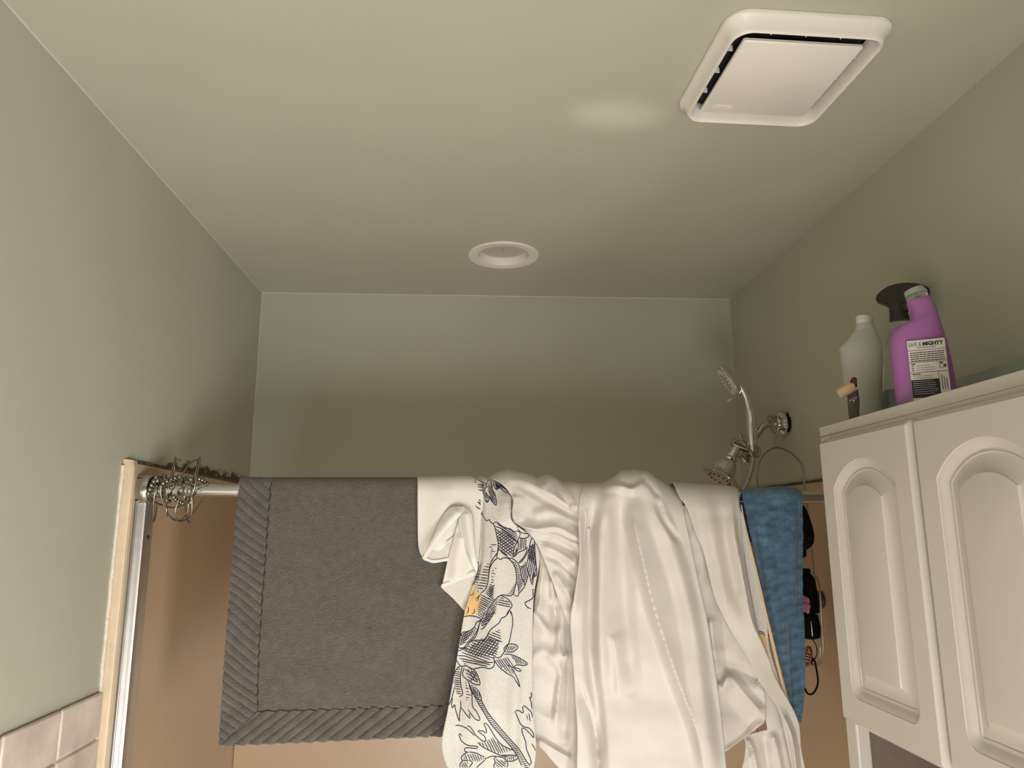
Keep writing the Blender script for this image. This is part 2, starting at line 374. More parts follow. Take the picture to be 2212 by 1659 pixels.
# aluminium door jamb on the left wall
jam = thing('door_jamb', (XL, 1.51, 0.4), 'bright aluminium shower door channel running down the left wall', 'door jamb')
zt = 1.763
bevel(MB().box((XL, 1.483, 0.4), (XL+0.012, 1.512, zt)).build('channel_base', M['alu'], jam), 0.0015)
mb = MB(); ring = []
prof = [(1.496, 0.010), (1.496, 0.019), (1.4975, 0.0228), (1.502, 0.0246), (1.518, 0.0240), (1.536, 0.0226), (1.543, 0.0205), (1.545, 0.015), (1.545, 0.008)]
mb.loft([[(XL+d, y, z) for y, d in prof] for z in (0.4, zt)]).build('channel_cover', M['alu'], jam)
MB().box((XL+0.006, 1.545, 0.4), (XL+0.012, 1.551, zt)).build('channel_lip', M['alu'], jam, False)
MB().lathe([(0.0045, 0), (0.0045, 0.002), (0.002, 0.003)], (XL+0.0236, 1.516, 1.683), (1, 0, 0), 12).build('screw', M['brown'], jam)

# ---------------------------------------------------------------- shower rod
ZL, ZR = 1.7775, 1.7555
rod = thing('shower_rod', (0.09, YROD, 1.767), 'chrome tension rod spanning the shower opening with cloths hung over it', 'shower rod')
def zrod(x): return ZL + (ZR-ZL)*(x-XL)/(XR-XL)
ax = np.array([XR-XL, 0, ZR-ZL]); ax /= np.linalg.norm(ax)
MB().tube([(XL+0.03, YROD, zrod(XL+0.03)), (XR-0.03, YROD, zrod(XR-0.03))], 0.0127, 28).build('tube', M['chrome'], rod)
for x, s in ((XL+0.0065, 1), (XR-0.0065, -1)):
    MB().lathe([(0.012, 0), (0.028, 0), (0.030, 0.003), (0.030, 0.021), (0.027, 0.025), (0.019, 0.0255), (0.0185, 0.018), (0.0175, 0.018), (0.0170, 0.050), (0.013, 0.053)],
               (x, YROD, zrod(x)), ax*s, 40).build('end_flange', M['dchrome'], rod)

# curtain rings bunched at the left end of the rod
def ring_mesh():
    loop_ = [(0, -0.020, 0.020), (0, -0.026, -0.005), (0, -0.021, -0.045), (0, -0.008, -0.064), (0.002, 0.008, -0.064), (0.003, 0.021, -0.045), (0.003, 0.026, -0.005), (0.001, 0.020, 0.020)]
    wire = MB().tube(curve(loop_, 6), 0.0016, 6)
    bar = MB().tube([(0, -0.020, 0.020), (0.004, 0, 0.024), (0.001, 0.020, 0.020)], 0.0012, 6)
    wire.add(bar.v, bar.f)
    return wire.mesh('wire'), MB().sphere((0, 0, 0), 0.0050, 12, 8).mesh('roller_ball')
wme, bme = ring_mesh()
rlabel = 'chrome roller-ball curtain ring bunched at the left end of the shower rod'
RX = [(-0.632, 15, 20, 0), (-0.624, 70, -30, 5), (-0.616, -40, 25, -8), (-0.607, 178, 14, 6), (-0.598, 25, -38, 10), (-0.590, -75, 32, -5),
      (-0.580, 160, -16, 12), (-0.571, 5, 40, -10), (-0.561, 190, 22, 8), (-0.554, -20, -28, 14)]
for i, (x, a, yaw, roll) in enumerate(RX):
    o = thing('curtain_ring', (x, YROD, zrod(x)), rlabel, 'curtain ring', 'curtain rings bunched on the rod')
    o.rotation_euler = (math.radians(a), math.radians(roll), math.radians(yaw))
    b = bpy.data.objects.new('wire', wme); COL.objects.link(b); b.parent = o
    if not wme.materials: wme.materials.append(M['wire']); bme.materials.append(M['wire']); [setattr(p_, 'use_smooth', True) for p_ in list(wme.polygons)+list(bme.polygons)]
    for k in range(5):
        s = (k-2)/2*0.017
        b = bpy.data.objects.new('roller_ball', bme); COL.objects.link(b); b.parent = o
        b.location = (0.003, s, 0.0235-abs(s)*0.10)

# ---------------------------------------------------------------- recessed lamp (switched off)
lamp = thing('recessed_light', (LAMP[0], LAMP[1], ZC), 'round white recessed ceiling light, switched off', 'ceiling light')
MB().lathe([(0.0985, 0.0), (0.0985, -0.002), (0.096, -0.0045), (0.072, -0.0045), (0.0695, -0.003), (0.069, 0.0), (0.068, 0.0)], (LAMP[0], LAMP[1], ZC), (0, 0, 1), 64, False, False).build('trim_ring', M['trimwhite'], lamp)
MB().lathe([(0.0690, -0.003), (0.0670, 0.001), (0.0640, 0.012), (0.0630, 0.018)], (LAMP[0], LAMP[1], ZC), (0, 0, 1), 64, False, False).build('baffle', M['trimwhite'], lamp)
MB().lathe([(0.0640, 0.0165), (0.045, 0.0155), (0.02, 0.015), (0.001, 0.015)], (LAMP[0], LAMP[1], ZC), (0, 0, 1), 64, False, False).build('lens', M['lens'], lamp)
MB().lathe([(0.0022, 0.0), (0.0015, -0.0012)], (LAMP[0], LAMP[1], ZC+0.0152), (0, 0, 1), 12).build('screw', M['brown'], lamp)
MB().lathe([(0.072, 0.0005), (0.072, 0.06), (0.001, 0.06)], (LAMP[0], LAMP[1], ZC), (0, 0, 1), 48, False, False).build('can', M['trimwhite'], lamp)

# ---------------------------------------------------------------- fan cover
fan = thing('exhaust_fan_cover', (FAN[0], FAN[1], ZC), 'square white exhaust fan cover with rounded corners on the ceiling', 'fan cover')
FR = math.radians(2.0)
def rrect(hx, hy, r, z, n=10):
    out = []
    for q, (sx, sy) in enumerate(((1, 1), (-1, 1), (-1, -1), (1, -1))):
        for k in range(n+1):
            a = math.pi/2*(q + k/n); x = sx*(hx-r)+r*math.cos(a); y = sy*(hy-r)+r*math.sin(a)
            out.append((FAN[0]+x*math.cos(FR)-y*math.sin(FR), FAN[1]+x*math.sin(FR)+y*math.cos(FR), ZC+z))
    return out
prof = [(0.131, 0.1335, 0.035, -0.0005), (0.131, 0.1335, 0.035, -0.004), (0.129, 0.1315, 0.034, -0.007), (0.1235, 0.126, 0.031, -0.012), (0.120, 0.1225, 0.029, -0.024),
        (0.1185, 0.121, 0.028, -0.028), (0.1165, 0.119, 0.027, -0.0295), (0.1145, 0.117, 0.026, -0.028), (0.1125, 0.115, 0.025, -0.022), (0.1085, 0.111, 0.022, -0.010), (0.1065, 0.109, 0.020, -0.004), (0.1065, 0.109, 0.020, 0.004)]
MB().loft([rrect(*p_) for p_ in prof], cap=False).build('frame', M['white'], fan)
o = MB().loft([[(x+0.001, y+0.0075, z) for x, y, z in rrect(0.0955, 0.0960, 0.004, -0.0145, 3)], [(x+0.001, y+0.0075, z) for x, y, z in rrect(0.0955, 0.0960, 0.004, -0.0185, 3)], [(x+0.001, y+0.0075, z) for x, y, z in rrect(0.0935, 0.0940, 0.004, -0.0205, 3)]]).build('centre_panel', M['white'], fan)
MB().loft([rrect(0.1064, 0.1089, 0.02, 0.0), rrect(0.1064, 0.1089, 0.02, 0.07)]).build('housing', M['black'], fan)
for sx, sy, dx, dy in [(u_, -0.102, 0.0007, 0.006) for u_ in (-0.055, 0.0, 0.055)] + [(u_, 0.104, 0.0007, 0.003) for u_ in (-0.055, 0.0, 0.055)] + \
                      [(-0.1015, u_, 0.0035, 0.0006) for u_ in (-0.055, 0.0, 0.055)] + [(0.101, u_, 0.003, 0.0007) for u_ in (-0.055, 0.0, 0.055)]:
    pts = [(sx-dx, sy-dy), (sx+dx, sy-dy), (sx+dx, sy+dy), (sx-dx, sy+dy)]
    rot = [(FAN[0]+x*math.cos(FR)-y*math.sin(FR), FAN[1]+x*math.sin(FR)+y*math.cos(FR)) for x, y in pts]
    MB().loft([[(x, y, ZC-0.004) for x, y in rot], [(x, y, ZC-0.0135) for x, y in rot]]).build('fin', M['white'], fan, False)
# small embossed badge in the far left corner of the panel
def fxy(x, y): return (FAN[0]+x*math.cos(FR)-y*math.sin(FR), FAN[1]+x*math.sin(FR)+y*math.cos(FR))
def fbox(x0, x1, y0, y1, z0, z1, name, m):
    pts = [fxy(x0, y0), fxy(x1, y0), fxy(x1, y1), fxy(x0, y1)]
    return MB().loft([[(x, y, ZC+z0) for x, y in pts], [(x, y, ZC+z1) for x, y in pts]]).build(name, m, fan, False)
fbox(-0.080, -0.045, 0.078, 0.0865, -0.0200, -0.0213, 'badge', M['white'])
for k in range(7): fbox(-0.076+k*0.004, -0.0735+k*0.004, 0.080, 0.0845, -0.0208, -0.0218, 'badge_letter', M['trimwhite'])
# ---------------------------------------------------------------- wall cabinet
CX, DX = 0.655, 0.637                       # face of the box, face of the doors
CY0, CY1, CZ1, CZ0 = 0.700, 1.308, 1.881, 1.12
cabt = thing('bathroom_cabinet', (0.76, 1.0, CZ0), 'white cabinet with two arched raised-panel doors on the right wall', 'cabinet')
def cbox(name, lo, hi, bv=0.002, m='cab'): return bevel(MB().box(lo, hi).build(name, M[m], cabt), bv)
cbox('side_panel', (CX+0.024, CY1-0.016, CZ0), (XR, CY1, CZ1-0.018))
cbox('side_panel', (CX+0.024, CY0, CZ0), (XR, CY0+0.016, CZ1-0.018))
cbox('top_panel', (CX, CY0, CZ1-0.018), (XR, CY1, CZ1), 0.0012)
cbox('back_panel', (XR-0.008, CY0+0.016, CZ0+0.016), (XR-0.001, CY1-0.016, CZ1-0.018), m='cabinside')
cbox('shelf', (CX+0.024, CY0+0.016, 1.366), (XR-0.008, CY1-0.016, 1.382), m='cabinside')
cbox('inner_sheet', (CX+0.026, CY1-0.020, CZ0+0.016), (XR-0.008, CY1-0.0162, 1.366), 0.001, 'cabinside')  # thin dark brown sheet added over the far side panel's inner face
cbox('bottom_panel', (CX+0.024, CY0+0.016, CZ0), (XR-0.008, CY1-0.016, CZ0+0.016), m='cabinside')
cbox('stile', (CX, CY1-0.036, CZ0), (CX+0.024, CY1, CZ1-0.018), 0.003)
cbox('stile', (CX, CY0, CZ0), (CX+0.024, CY0+0.036, CZ1-0.018), 0.003)
cbox('rail', (CX, CY0+0.036, CZ1-0.052), (CX+0.024, CY1-0.036, CZ1-0.018))
cbox('rail', (CX, CY0+0.036, 1.384), (CX+0.024, CY1-0.036, 1.40))
def door(y0, y1):
    z0, z1, n = 1.374, 1.853, 14
    bm = bmesh.new(); rings = []
    def arch(off):                          # closed loop inset by off from the outer groove line
        a, b = y0+0.044+off, y1-0.044-off; bz = z0+0.046+off
        hw = (b-a)/2; rise0 = 0.045; hw0 = (y1-y0-0.088)/2
        R0 = (hw0*hw0+rise0*rise0)/(2*rise0); zc_ = z0+0.434-R0; R_ = R0-off*1.02
        rc = max(0.0008, 0.022-off*1.0)
        pts = []
        for k in range(5):
            t = math.pi*1.5-math.pi/2*k/4; pts.append((a+rc+rc*math.cos(t), bz+rc+rc*math.sin(t)))
        cy = (a+b)/2; rs = R_*R_-hw*hw
        zs = zc_+math.sqrt(max(rs, 1e-6))
        for k in range(7): pts.append((a, bz+rc+(zs-bz-rc)*(k+1)/8))
        for k in range(2*n+1):
            yy = a+(b-a)*k/(2*n); pts.append((yy, zc_+math.sqrt(max(R_*R_-(yy-cy)**2, 1e-6))))
        for k in range(7): pts.append((b, zs-(zs-bz-rc)*(k+1)/8))
        for k in range(5):
            t = 0-math.pi/2*k/4; pts.append((b-rc+rc*math.cos(t), bz+rc+rc*math.sin(t)))
        return pts
    P_ = [(0.0, 0.0), (0.0008, -0.0012), (0.003, -0.0018), (0.008, -0.0048), (0.013, -0.0085), (0.0155, -0.0090), (0.0165, -0.0078), (0.0180, -0.0078), (0.0195, -0.0092),
          (0.027, -0.0088), (0.034, -0.0070), (0.0395, -0.0040), (0.0425, -0.0018), (0.0430, -0.0002), (0.0440, 0.0)]
    for off, d in P_: rings.append([bm.verts.new((DX-d, y, z)) for y, z in arch(off)])
    for i in range(len(rings)-1):
        m = len(rings[i])
        for k in range(m):
            l = (k+1) % m; bm.faces.new((rings[i][k], rings[i][l], rings[i+1][l], rings[i+1][k]))
    bm.faces.new(rings[-1])
    # face and moulded outer edge
    def rect(o_, d, r):
        out = []
        for cy, cz, a0 in ((y0+o_+r, z0+o_+r, math.pi), (y1-o_-r, z0+o_+r, 1.5*math.pi), (y1-o_-r, z1-o_-r, 0), (y0+o_+r, z1-o_-r, math.pi/2)):
            for k in range(6):
                t = a0+math.pi/2*k/5; out.append(bm.verts.new((DX+d, cy+r*math.cos(t), cz+r*math.sin(t))))
        return out
    outer = [rect(0.0075, 0.0, 0.002), rect(0.0068, 0.0006, 0.003), rect(0.0060, 0.0016, 0.004), rect(0.0035, 0.0045, 0.005), rect(0.0008, 0.0075, 0.006), rect(0.0, 0.010, 0.006), rect(0.0, 0.0175, 0.006)]
    for i in range(len(outer)-1):
        m = len(outer[i])
        for k in range(m):
            l = (k+1) % m; bm.faces.new((outer[i][k], outer[i][l], outer[i+1][l], outer[i+1][k]))
    bm.faces.new(outer[-1])
    e = []
    for lp in (rings[0], outer[0]):
        for k in range(len(lp)): e.append(bm.edges.get((lp[k], lp[(k+1) % len(lp)])))
    bmesh.ops.triangle_fill(bm, use_beauty=True, edges=e)
    bmesh.ops.recalc_face_normals(bm, faces=bm.faces)
    me = bpy.data.meshes.new('door'); bm.to_mesh(me); bm.free()
    o = new_obj('door', me, M['cab'], cabt, True); me.set_sharp_from_angle(angle=math.radians(24))
    return o
door(1.0085, 1.284); door(0.724, 1.0000)

# ---------------------------------------------------------------- cloths over the rod
def resample(poly, n, smooth=True):
    p = np.array(curve(poly, 10) if (smooth and len(poly) > 2) else poly, float)
    d = np.r_[0, np.cumsum(np.linalg.norm(np.diff(p, axis=0), axis=1))]; t = np.linspace(0, d[-1], n)
    return np.stack([np.interp(t, d, p[:, 0]), np.interp(t, d, p[:, 1])], 1)
def keyed(poly, n):                          # keeps the key points in step on both sides
    m = len(poly)
    if m > 2: p = np.array(curve(poly, 12), float)
    else: p = np.array(poly, float)
    s = np.linspace(0, m-1, len(p)); t = np.linspace(0, m-1, n)
    return np.stack([np.interp(t, s, p[:, 0]), np.interp(t, s, p[:, 1])], 1)
def fold_depth(px, py, folds):
    h = np.zeros_like(px)
    for f in folds:
        poly, amp, wl, wr = f[:4]; sharp = f[4] if len(f) > 4 else 2.0
        q = resample(poly, 24); best = np.full(px.shape, 1e9); sg = np.zeros(px.shape); al = np.zeros(px.shape)
        for i in range(len(q)-1):
            a, b = q[i], q[i+1]; ab = b-a; L2 = ab@ab+1e-9
            t = np.clip(((px-a[0])*ab[0]+(py-a[1])*ab[1])/L2, 0, 1)
            dx = px-(a[0]+t*ab[0]); dy = py-(a[1]+t*ab[1]); d = np.hypot(dx, dy)
            m = d < best; best = np.where(m, d, best)
            sg = np.where(m, ab[0]*dy-ab[1]*dx, sg); al = np.where(m, (i+t)/(len(q)-1), al)
        w = np.where(sg > 0, wl, wr)          # wl: left of a line that runs downwards
        k = np.clip(1-best/w, 0, 1); k = k*k*(3-2*k) if sharp == 2.0 else k**sharp
        fade = np.clip(np.minimum(al, 1-al)/0.12, 0, 1)
        h += amp*k*(0.25+0.75*fade)
    return h
def nz(px, py, sc, seed=0):
    return np.array([noise.noise((a*sc, b*sc, seed)) for a, b in zip(px.ravel(), py.ravel())]).reshape(px.shape)
class Drape:                                  # depth of a cloth as a function of where it is
    def __init__(s, R, top=None, lean=0.0, folds=(), noise_=(), base=0.0, ytop=None):
        s.R, s.top, s.lean, s.folds, s.noise_, s.base = R, top, lean, folds, noise_, base
    def y(s, px, py):
        px = np.asarray(px, float); py = np.asarray(py, float)
        if s.top is not None:
            tp = np.array(s.top, float); dz = np.maximum(0, (py-np.interp(px, tp[:, 0], tp[:, 1]))*K)
            e = np.clip(s.R-dz, 0, None); off = np.sqrt(np.clip(s.R**2-e**2, 0, None)); w = np.clip(dz/(s.R*1.5), 0, 1)
        else: dz = (py-1050)*K; off = s.R; w = 1.0
        h = fold_depth(px, py, s.folds)
        for sc, amp, seed in s.noise_: h = h+(amp*nz(px, py, sc, seed) if seed < 50 else amp*(0.45-np.abs(nz(px+14*nz(px, py, 0.013, 3), py, sc, seed))*2))   # seeds from 50 on give sharp creases
        return YROD-off-s.base-s.lean*dz-h*w
def sheet(mb, L, R, nx, ny, D, back=0.0, side=True):
    Lp, Rp = keyed(L, ny), keyed(R, ny); s = np.linspace(0, 1, nx)
    px = Lp[:, 0:1]*(1-s)+Rp[:, 0:1]*s; py = Lp[:, 1:2]*(1-s)+Rp[:, 1:2]*s
    if D.top is not None and side:            # first row follows the top edge exactly
        tp = np.array(D.top, float); k = np.linspace(1, 0, ny)[:, None]**3
        py = py+(np.interp(px[0], tp[:, 0], tp[:, 1])-py[0])[None, :]*k
    y = D.y(px, py); V = U(px, py, 1, y)
    uv = np.stack([px*K, -py*K], -1)
    rows = [V[i] for i in range(ny)]; uvs = [uv[i] for i in range(ny)]
    if back:
        t0 = V[0]; pre = []; pu = []
        R_ = D.R; zt = t0[:, 2]; yt = t0[:, 1]
        for a in np.linspace(0.3, math.pi/2, 5):
            q = t0.copy(); q[:, 1] = yt+R_*math.sin(a); q[:, 2] = zt-R_*(1-math.cos(a)); pre.append(q); pu.append(uv[0]+[0, a*R_])
        for d in np.linspace(0.03, back, 10):
            q = t0.copy(); q[:, 1] = yt+R_+0.004*np.sin(q[:, 0]*40+d*9); q[:, 2] = zt-R_-d; pre.append(q); pu.append(uv[0]+[0, R_*1.6+d])
        rows = pre[::-1]+rows; uvs = pu[::-1]+uvs
    ny2 = len(rows); vs = np.concatenate(rows); b = len(mb.v)
    fs = [(i*nx+j, (i+1)*nx+j, (i+1)*nx+j+1, i*nx+j+1) for i in range(ny2-1) for j in range(nx-1)]
    mb.add(vs, fs)
    mb.uv = (mb.uv or [])+[tuple(u_) for r_ in uvs for u_ in r_]
    return mb
def cloth_obj(mb, name, m, parent, thick, **kw):
    o = mb.build(name, m, parent, True, fix=False, **kw); o.data.set_sharp_from_angle(angle=math.radians(75))
    s = o.modifiers.new('thickness', 'SOLIDIFY'); s.thickness = thick; s.offset = 0.0; return o

# --- grey rug with ribbed border
rug = thing('bath_rug', (-0.2, 1.48, 1.31), 'thick grey plush bath rug with a ribbed border hung over the rod', 'bath rug')
rtop = [(480, 1033), (560, 1034), (590, 1035), (905, 1035), (1110, 1038)]
RG = Drape(0.0215, rtop, lean=0.015, noise_=((0.012, 0.004, 1), (0.05, 0.0012, 2)))
class Ribbed(Drape):
    def __init__(s, a, *k, **kw): super().__init__(*k, **kw); s.a = a
    def y(s, px, py):
        y = super().y(px, py); c = px*math.cos(s.a)+py*math.sin(s.a)
        wob = 3.0*np.sin(py*0.021+px*0.017)
        return y-0.0055*(np.abs(np.sin((c+wob)*math.pi/17.5))-0.4)
RA = Ribbed(math.radians(-52), 0.0215, rtop, lean=0.015, noise_=((0.012, 0.004, 1),))
RB = Ribbed(math.radians(52), 0.0215, rtop, lean=0.015, noise_=((0.012, 0.004, 1),))
seamL = [(586, 1035), (577, 1150), (566, 1300), (558, 1430), (556, 1536)]
seamR = [(1036, 1037), (1036, 1150), (1035, 1300), (1034, 1430), (1032, 1520)]
mb = sheet(MB(), seamL, seamR, 90, 96, RG, back=0.30); cloth_obj(mb, 'plush_panel', M['rug'], rug, 0.008)
mb = sheet(MB(), [(519, 1033), (508, 1150), (495, 1300), (485, 1430), (473, 1611)], seamL, 34, 200, RA, back=0.30); cloth_obj(mb, 'ribbed_border', M['rib'], rug, 0.007)
mb = sheet(MB(), [(556, 1536), (473, 1611)], [(1032, 1520), (1110, 1582)], 220, 34, Ribbed(math.radians(52), 0.0215, None, lean=0.015, noise_=((0.012, 0.004, 1),))); cloth_obj(mb, 'ribbed_border', M['rib'], rug, 0.007)
mb = sheet(MB(), seamR, [(1104, 1038), (1106, 1150), (1108, 1300), (1109, 1430), (1110, 1582)], 30, 150, RB, back=0.30); cloth_obj(mb, 'ribbed_border', M['rib'], rug, 0.007)
def on_cloth(poly, D, eps, n=None): 
    q = resample(poly, n or max(3, int(sum(np.linalg.norm(np.diff(np.array(poly, float), axis=0), axis=1))/5))); return U(q[:, 0], q[:, 1], 1, D.y(q[:, 0], q[:, 1])-eps)
q = [(x+1.5*math.sin(i*1.9), y) for i, (x, y) in enumerate(resample(seamL, 60))]
MB().tube(on_cloth(q, RG, 0.0035, 110), 0.0016, 6).build('seam', M['seam'], rug)
q = [(x, y+1.2*math.sin(i*1.7)) for i, (x, y) in enumerate(resample([(556, 1536), (700, 1533), (850, 1531), (1032, 1520)], 60))]
MB().tube(on_cloth(q, RG, 0.0035, 110), 0.0016, 6).build('seam', M['seam'], rug)

# --- white waffle cloth with line drawings
pc = thing('printed_cloth', (0.06, 1.46, 1.27), 'white waffle-weave cloth printed with dark plant drawings, hung over the rod', 'printed cloth')
def c2(x, y): return (880+x/5.026, 1000+y/5.026)
def c3(x, y): return (880+x/4.895, 1320+y/4.895)
ptop = [(895, 1031), (1000, 1029), (1045, 1031), (1062, 1033), (1110, 1036)]
PF = [([(1042, 1036), (1040, 1110), (1036, 1220), (1012, 1300)], -0.006, 6, 10), ([(1075, 1060), (1080, 1180), (1075, 1300), (1060, 1450), (1050, 1600)], 0.022, 60, 75),
      ([(1098, 1060), (1100, 1110), (1135, 1150)], 0.012, 30, 14), ([(1120, 1420), (1112, 1520), (1110, 1640)], -0.008, 22, 18), ([(1000, 1400), (985, 1500), (990, 1640)], -0.006, 20, 25)]
PM = Drape(0.034, ptop, lean=0.06, folds=PF, noise_=((0.01, 0.004, 5),))
PB = Drape(0.034, ptop, lean=0.03, folds=[([(960, 1040), (955, 1120), (940, 1190)], 0.006, 40, 30)], noise_=((0.012, 0.004, 8),))
mb = MB()
sheet(mb, [(1040, 1030), (1040, 1100), (1034, 1220), (1012, 1295), (1002, 1330), (984, 1440), (968, 1530), (954, 1608), (968, 1660), (990, 1690)],
          [(1095, 1035), (1106, 1080), (1106, 1125), (1150, 1160), (1166, 1205), (1153, 1290), (1150, 1400), (1151, 1520), (1158, 1612), (1150, 1680)], 60, 170, PM, back=0.35)
cloth_obj(mb, 'cloth', M['waffle'], pc, 0.0016)
mb = MB(); sheet(mb, [(902, 1031), (902, 1110), (904, 1180), (914, 1208)], [(1048, 1031), (1046, 1090), (1042, 1150), (1038, 1214)], 50, 60, PB, back=0.35)
cloth_obj(mb, 'turned_back_face', M['plaincloth'], pc, 0.0016)
# the lifted corner: two limbs of a cone and the flap under it
mb = MB()
C1 = Drape(0.043, None, folds=[([(1003, 1096), (960, 1140), (915, 1206)], 0.016, 26, 26)], base=0.002)
sheet(mb, [(1003, 1094), (972, 1097), (952, 1122), (933, 1165), (912, 1207)], [(1004, 1101), (988, 1120), (968, 1142), (945, 1170), (920, 1205)], 14, 60, C1)
C2 = Drape(0.043, None, folds=[([(1008, 1096), (1014, 1150), (1026, 1222)], 0.016, 22, 22)], base=0.002)
sheet(mb, [(1000, 1098), (990, 1128), (996, 1155), (1012, 1195), (1029, 1240)], [(1006, 1096), (1020, 1112), (1023, 1150), (1026, 1190), (1032, 1228)], 14, 60, C2)
cloth_obj(mb, 'hem', M['plaincloth'], pc, 0.0018)
mb = MB()
C3 = Drape(0.041, None, folds=[([(1000, 1150), (990, 1200), (985, 1260)], 0.010, 24, 30)], base=0.0)
sheet(mb, [(989, 1128), (978, 1168), (968, 1206), (954, 1268)], [(1012, 1160), (1026, 1200), (1034, 1222), (1034, 1240)], 26, 60, C3)
cloth_obj(mb, 'folded_flap', M['plaincloth'], pc, 0.0016)
mb = MB(); C4 = Drape(0.0385, None, lean=0.0)
sheet(mb, [(954, 1262), (954, 1270), (978, 1292), (1004, 1321)], [(1040, 1232), (1040, 1245), (1036, 1290), (1010, 1326)], 24, 40, C4)
sheet(mb, [(914, 1200), (914, 1209), (932, 1215)], [(992, 1150), (985, 1190), (970, 1212)], 20, 20, Drape(0.0405, None))
cloth_obj(mb, 'underside', M['waffle'], pc, 0.0016)
mb = MB(); C5 = Drape(0.0425, None)
sheet(mb, [(953, 1262), (954, 1270)], [(1024, 1231), (1030, 1241)], 24, 4, C5); sheet(mb, [(913, 1205), (934, 1216), (968, 1211)], [(917, 1201), (936, 1209), (970, 1204)], 4, 24, C5)
cloth_obj(mb, 'hem', M['plaincloth'], pc, 0.002)

# the printed drawing: ribbons of ink lying on the cloth
INK = []
def hatch(poly, ang, sp, jit=0.0, trim=0.0, cv=0.0):
    q = np.array(poly, float); a = math.radians(ang); d = np.array([math.cos(a), math.sin(a)]); nn = np.array([-d[1], d[0]]); out = []
    pr_ = q@nn; c = pr_.min()+sp*0.6
    while c < pr_.max():
        xs = []
        for i in range(len(q)):
            p0, p1 = q[i], q[(i+1) % len(q)]; s0, s1 = p0@nn-c, p1@nn-c
            if s0*s1 < 0: xs.append((p0+(p1-p0)*(s0/(s0-s1)))@d)
        xs.sort()
        for k in range(0, len(xs)-1, 2):
            l = xs[k+1]-xs[k]
            if l > sp*0.5:
                a0 = xs[k]+l*trim*random.random()*0.5+l*0.03; a1 = xs[k+1]-l*trim*random.random()-l*0.03
                m_ = (a0+a1)/2; w_ = cv*l
                out.append([tuple(d*a0+nn*c), tuple(d*m_+nn*(c+w_+random.uniform(-jit, jit))), tuple(d*a1+nn*c)])
        c += sp*(1+random.uniform(-0.15, 0.15))
    return out
def ink(fn, *polys):
    for p in polys: INK.append([fn(*q) for q in p])
# upper sprig
ink(c2, [(705,158),(760,160),(805,185)], [(730,192),(735,180),(760,184),(800,200),(838,215)], [(730,195),(748,216)], [(760,240),(790,236),(830,250)], [(765,262),(795,262),(825,275)], [(772,290),(800,300),(825,300)],
    [(800,205),(838,212)], [(810,240),(836,236)], [(800,330),(822,322)],
    [(840,212),(857,240),(850,270),(836,300),(832,350),(848,400),(866,432),(886,395),(884,360)], [(857,235),(880,190),(905,198),(916,240),(922,290),(950,340),(963,400),(966,462),(930,430),(902,392),(884,358)],
    [(945,208),(936,240),(970,295),(986,270),(1010,275),(1060,320),(1085,325),(1075,290),(1020,245),(975,215),(945,208)], [(1080,300),(1105,345),(1126,372)],
    [(775,400),(803,420)], [(765,425),(805,440)], [(765,425),(800,462)], [(740,466),(765,490),(800,505)], [(800,515),(812,530)], [(803,560),(806,510)])
ink(c2, *hatch([(832,330),(850,300),(884,360),(866,430)], 62, 13), *hatch([(860,250),(905,210),(920,290),(950,350),(960,450),(900,390)], 60, 15), *hatch([(945,208),(1020,245),(1075,290),(1010,275),(970,290)], 40, 10), *hatch([(945,208),(1020,245),(1000,280),(970,290)], 110, 10),
    *hatch([(800,200),(838,215),(836,330),(806,330)], 5, 15), *hatch([(810,515),(800,560),(830,560)], 20, 14))
# stem and cross-hatched leaf
ink(c2, [(800,560),(830,580),(850,620),(870,632),(888,610),(900,640),(935,665),(955,720),(972,800),(987,880),(980,960),(968,1035)],
    [(935,657),(965,640),(1000,665),(1060,705),(1120,715),(1155,745),(1200,740),(1225,765),(1215,800),(1185,870),(1160,930),(1142,1030)], [(950,690),(1010,710),(1120,790),(1200,870)], [(990,930),(1040,985),(1100,1025)],
    [(1195,715),(1200,690),(1217,688)], [(1195,715),(1220,745),(1262,765),(1320,768),(1325,780),(1302,810),(1250,822),(1213,812)], [(1275,725),(1278,750)], [(1300,720),(1310,750)],
    [(1195,880),(1200,840),(1210,820)], [(1140,1030),(1160,985),(1200,935),(1170,1000),(1150,1028)], [(1160,1020),(1210,970),(1270,945),(1300,910),(1290,970),(1250,1040),(1205,1085)],
    [(1380,840),(1352,815),(1330,880),(1322,930),(1285,1010),(1240,1070),(1208,1092)], [(1380,840),(1385,950),(1395,1080),(1405,1180),(1395,1240),(1375,1190),(1365,1270),(1355,1325),(1335,1260),(1318,1190)],
    [(1318,1190),(1300,1260),(1275,1340)], [(1275,1070),(1290,1120),(1318,1190)], [(1210,1130),(1250,1125),(1275,1105)], [(1270,1100),(1240,1145),(1220,1170)])
ink(c2, *hatch([(950,700),(1060,745),(1190,850),(1142,1025),(1060,1000),(985,930)], 38, 25), *hatch([(970,720),(1180,800),(1150,1000),(1040,980),(990,900)], -32, 27), *hatch([(960,650),(1120,720),(1210,790),(1190,860),(1000,700)], 32, 17),
    *hatch([(1200,870),(1225,800),(1300,820),(1290,930),(1200,960),(1170,950)], 95, 19), *hatch([(1330,890),(1380,850),(1400,1180),(1355,1310),(1280,1080)], 100, 20), *hatch([(1330,900),(1380,880),(1395,1120),(1300,1040)], 35, 19), *hatch([(1330,900),(1380,880),(1395,1120),(1300,1040)], -35, 22),
    *hatch([(1215,1160),(1280,1090),(1316,1190),(1270,1340),(1240,1260)], 80, 17))
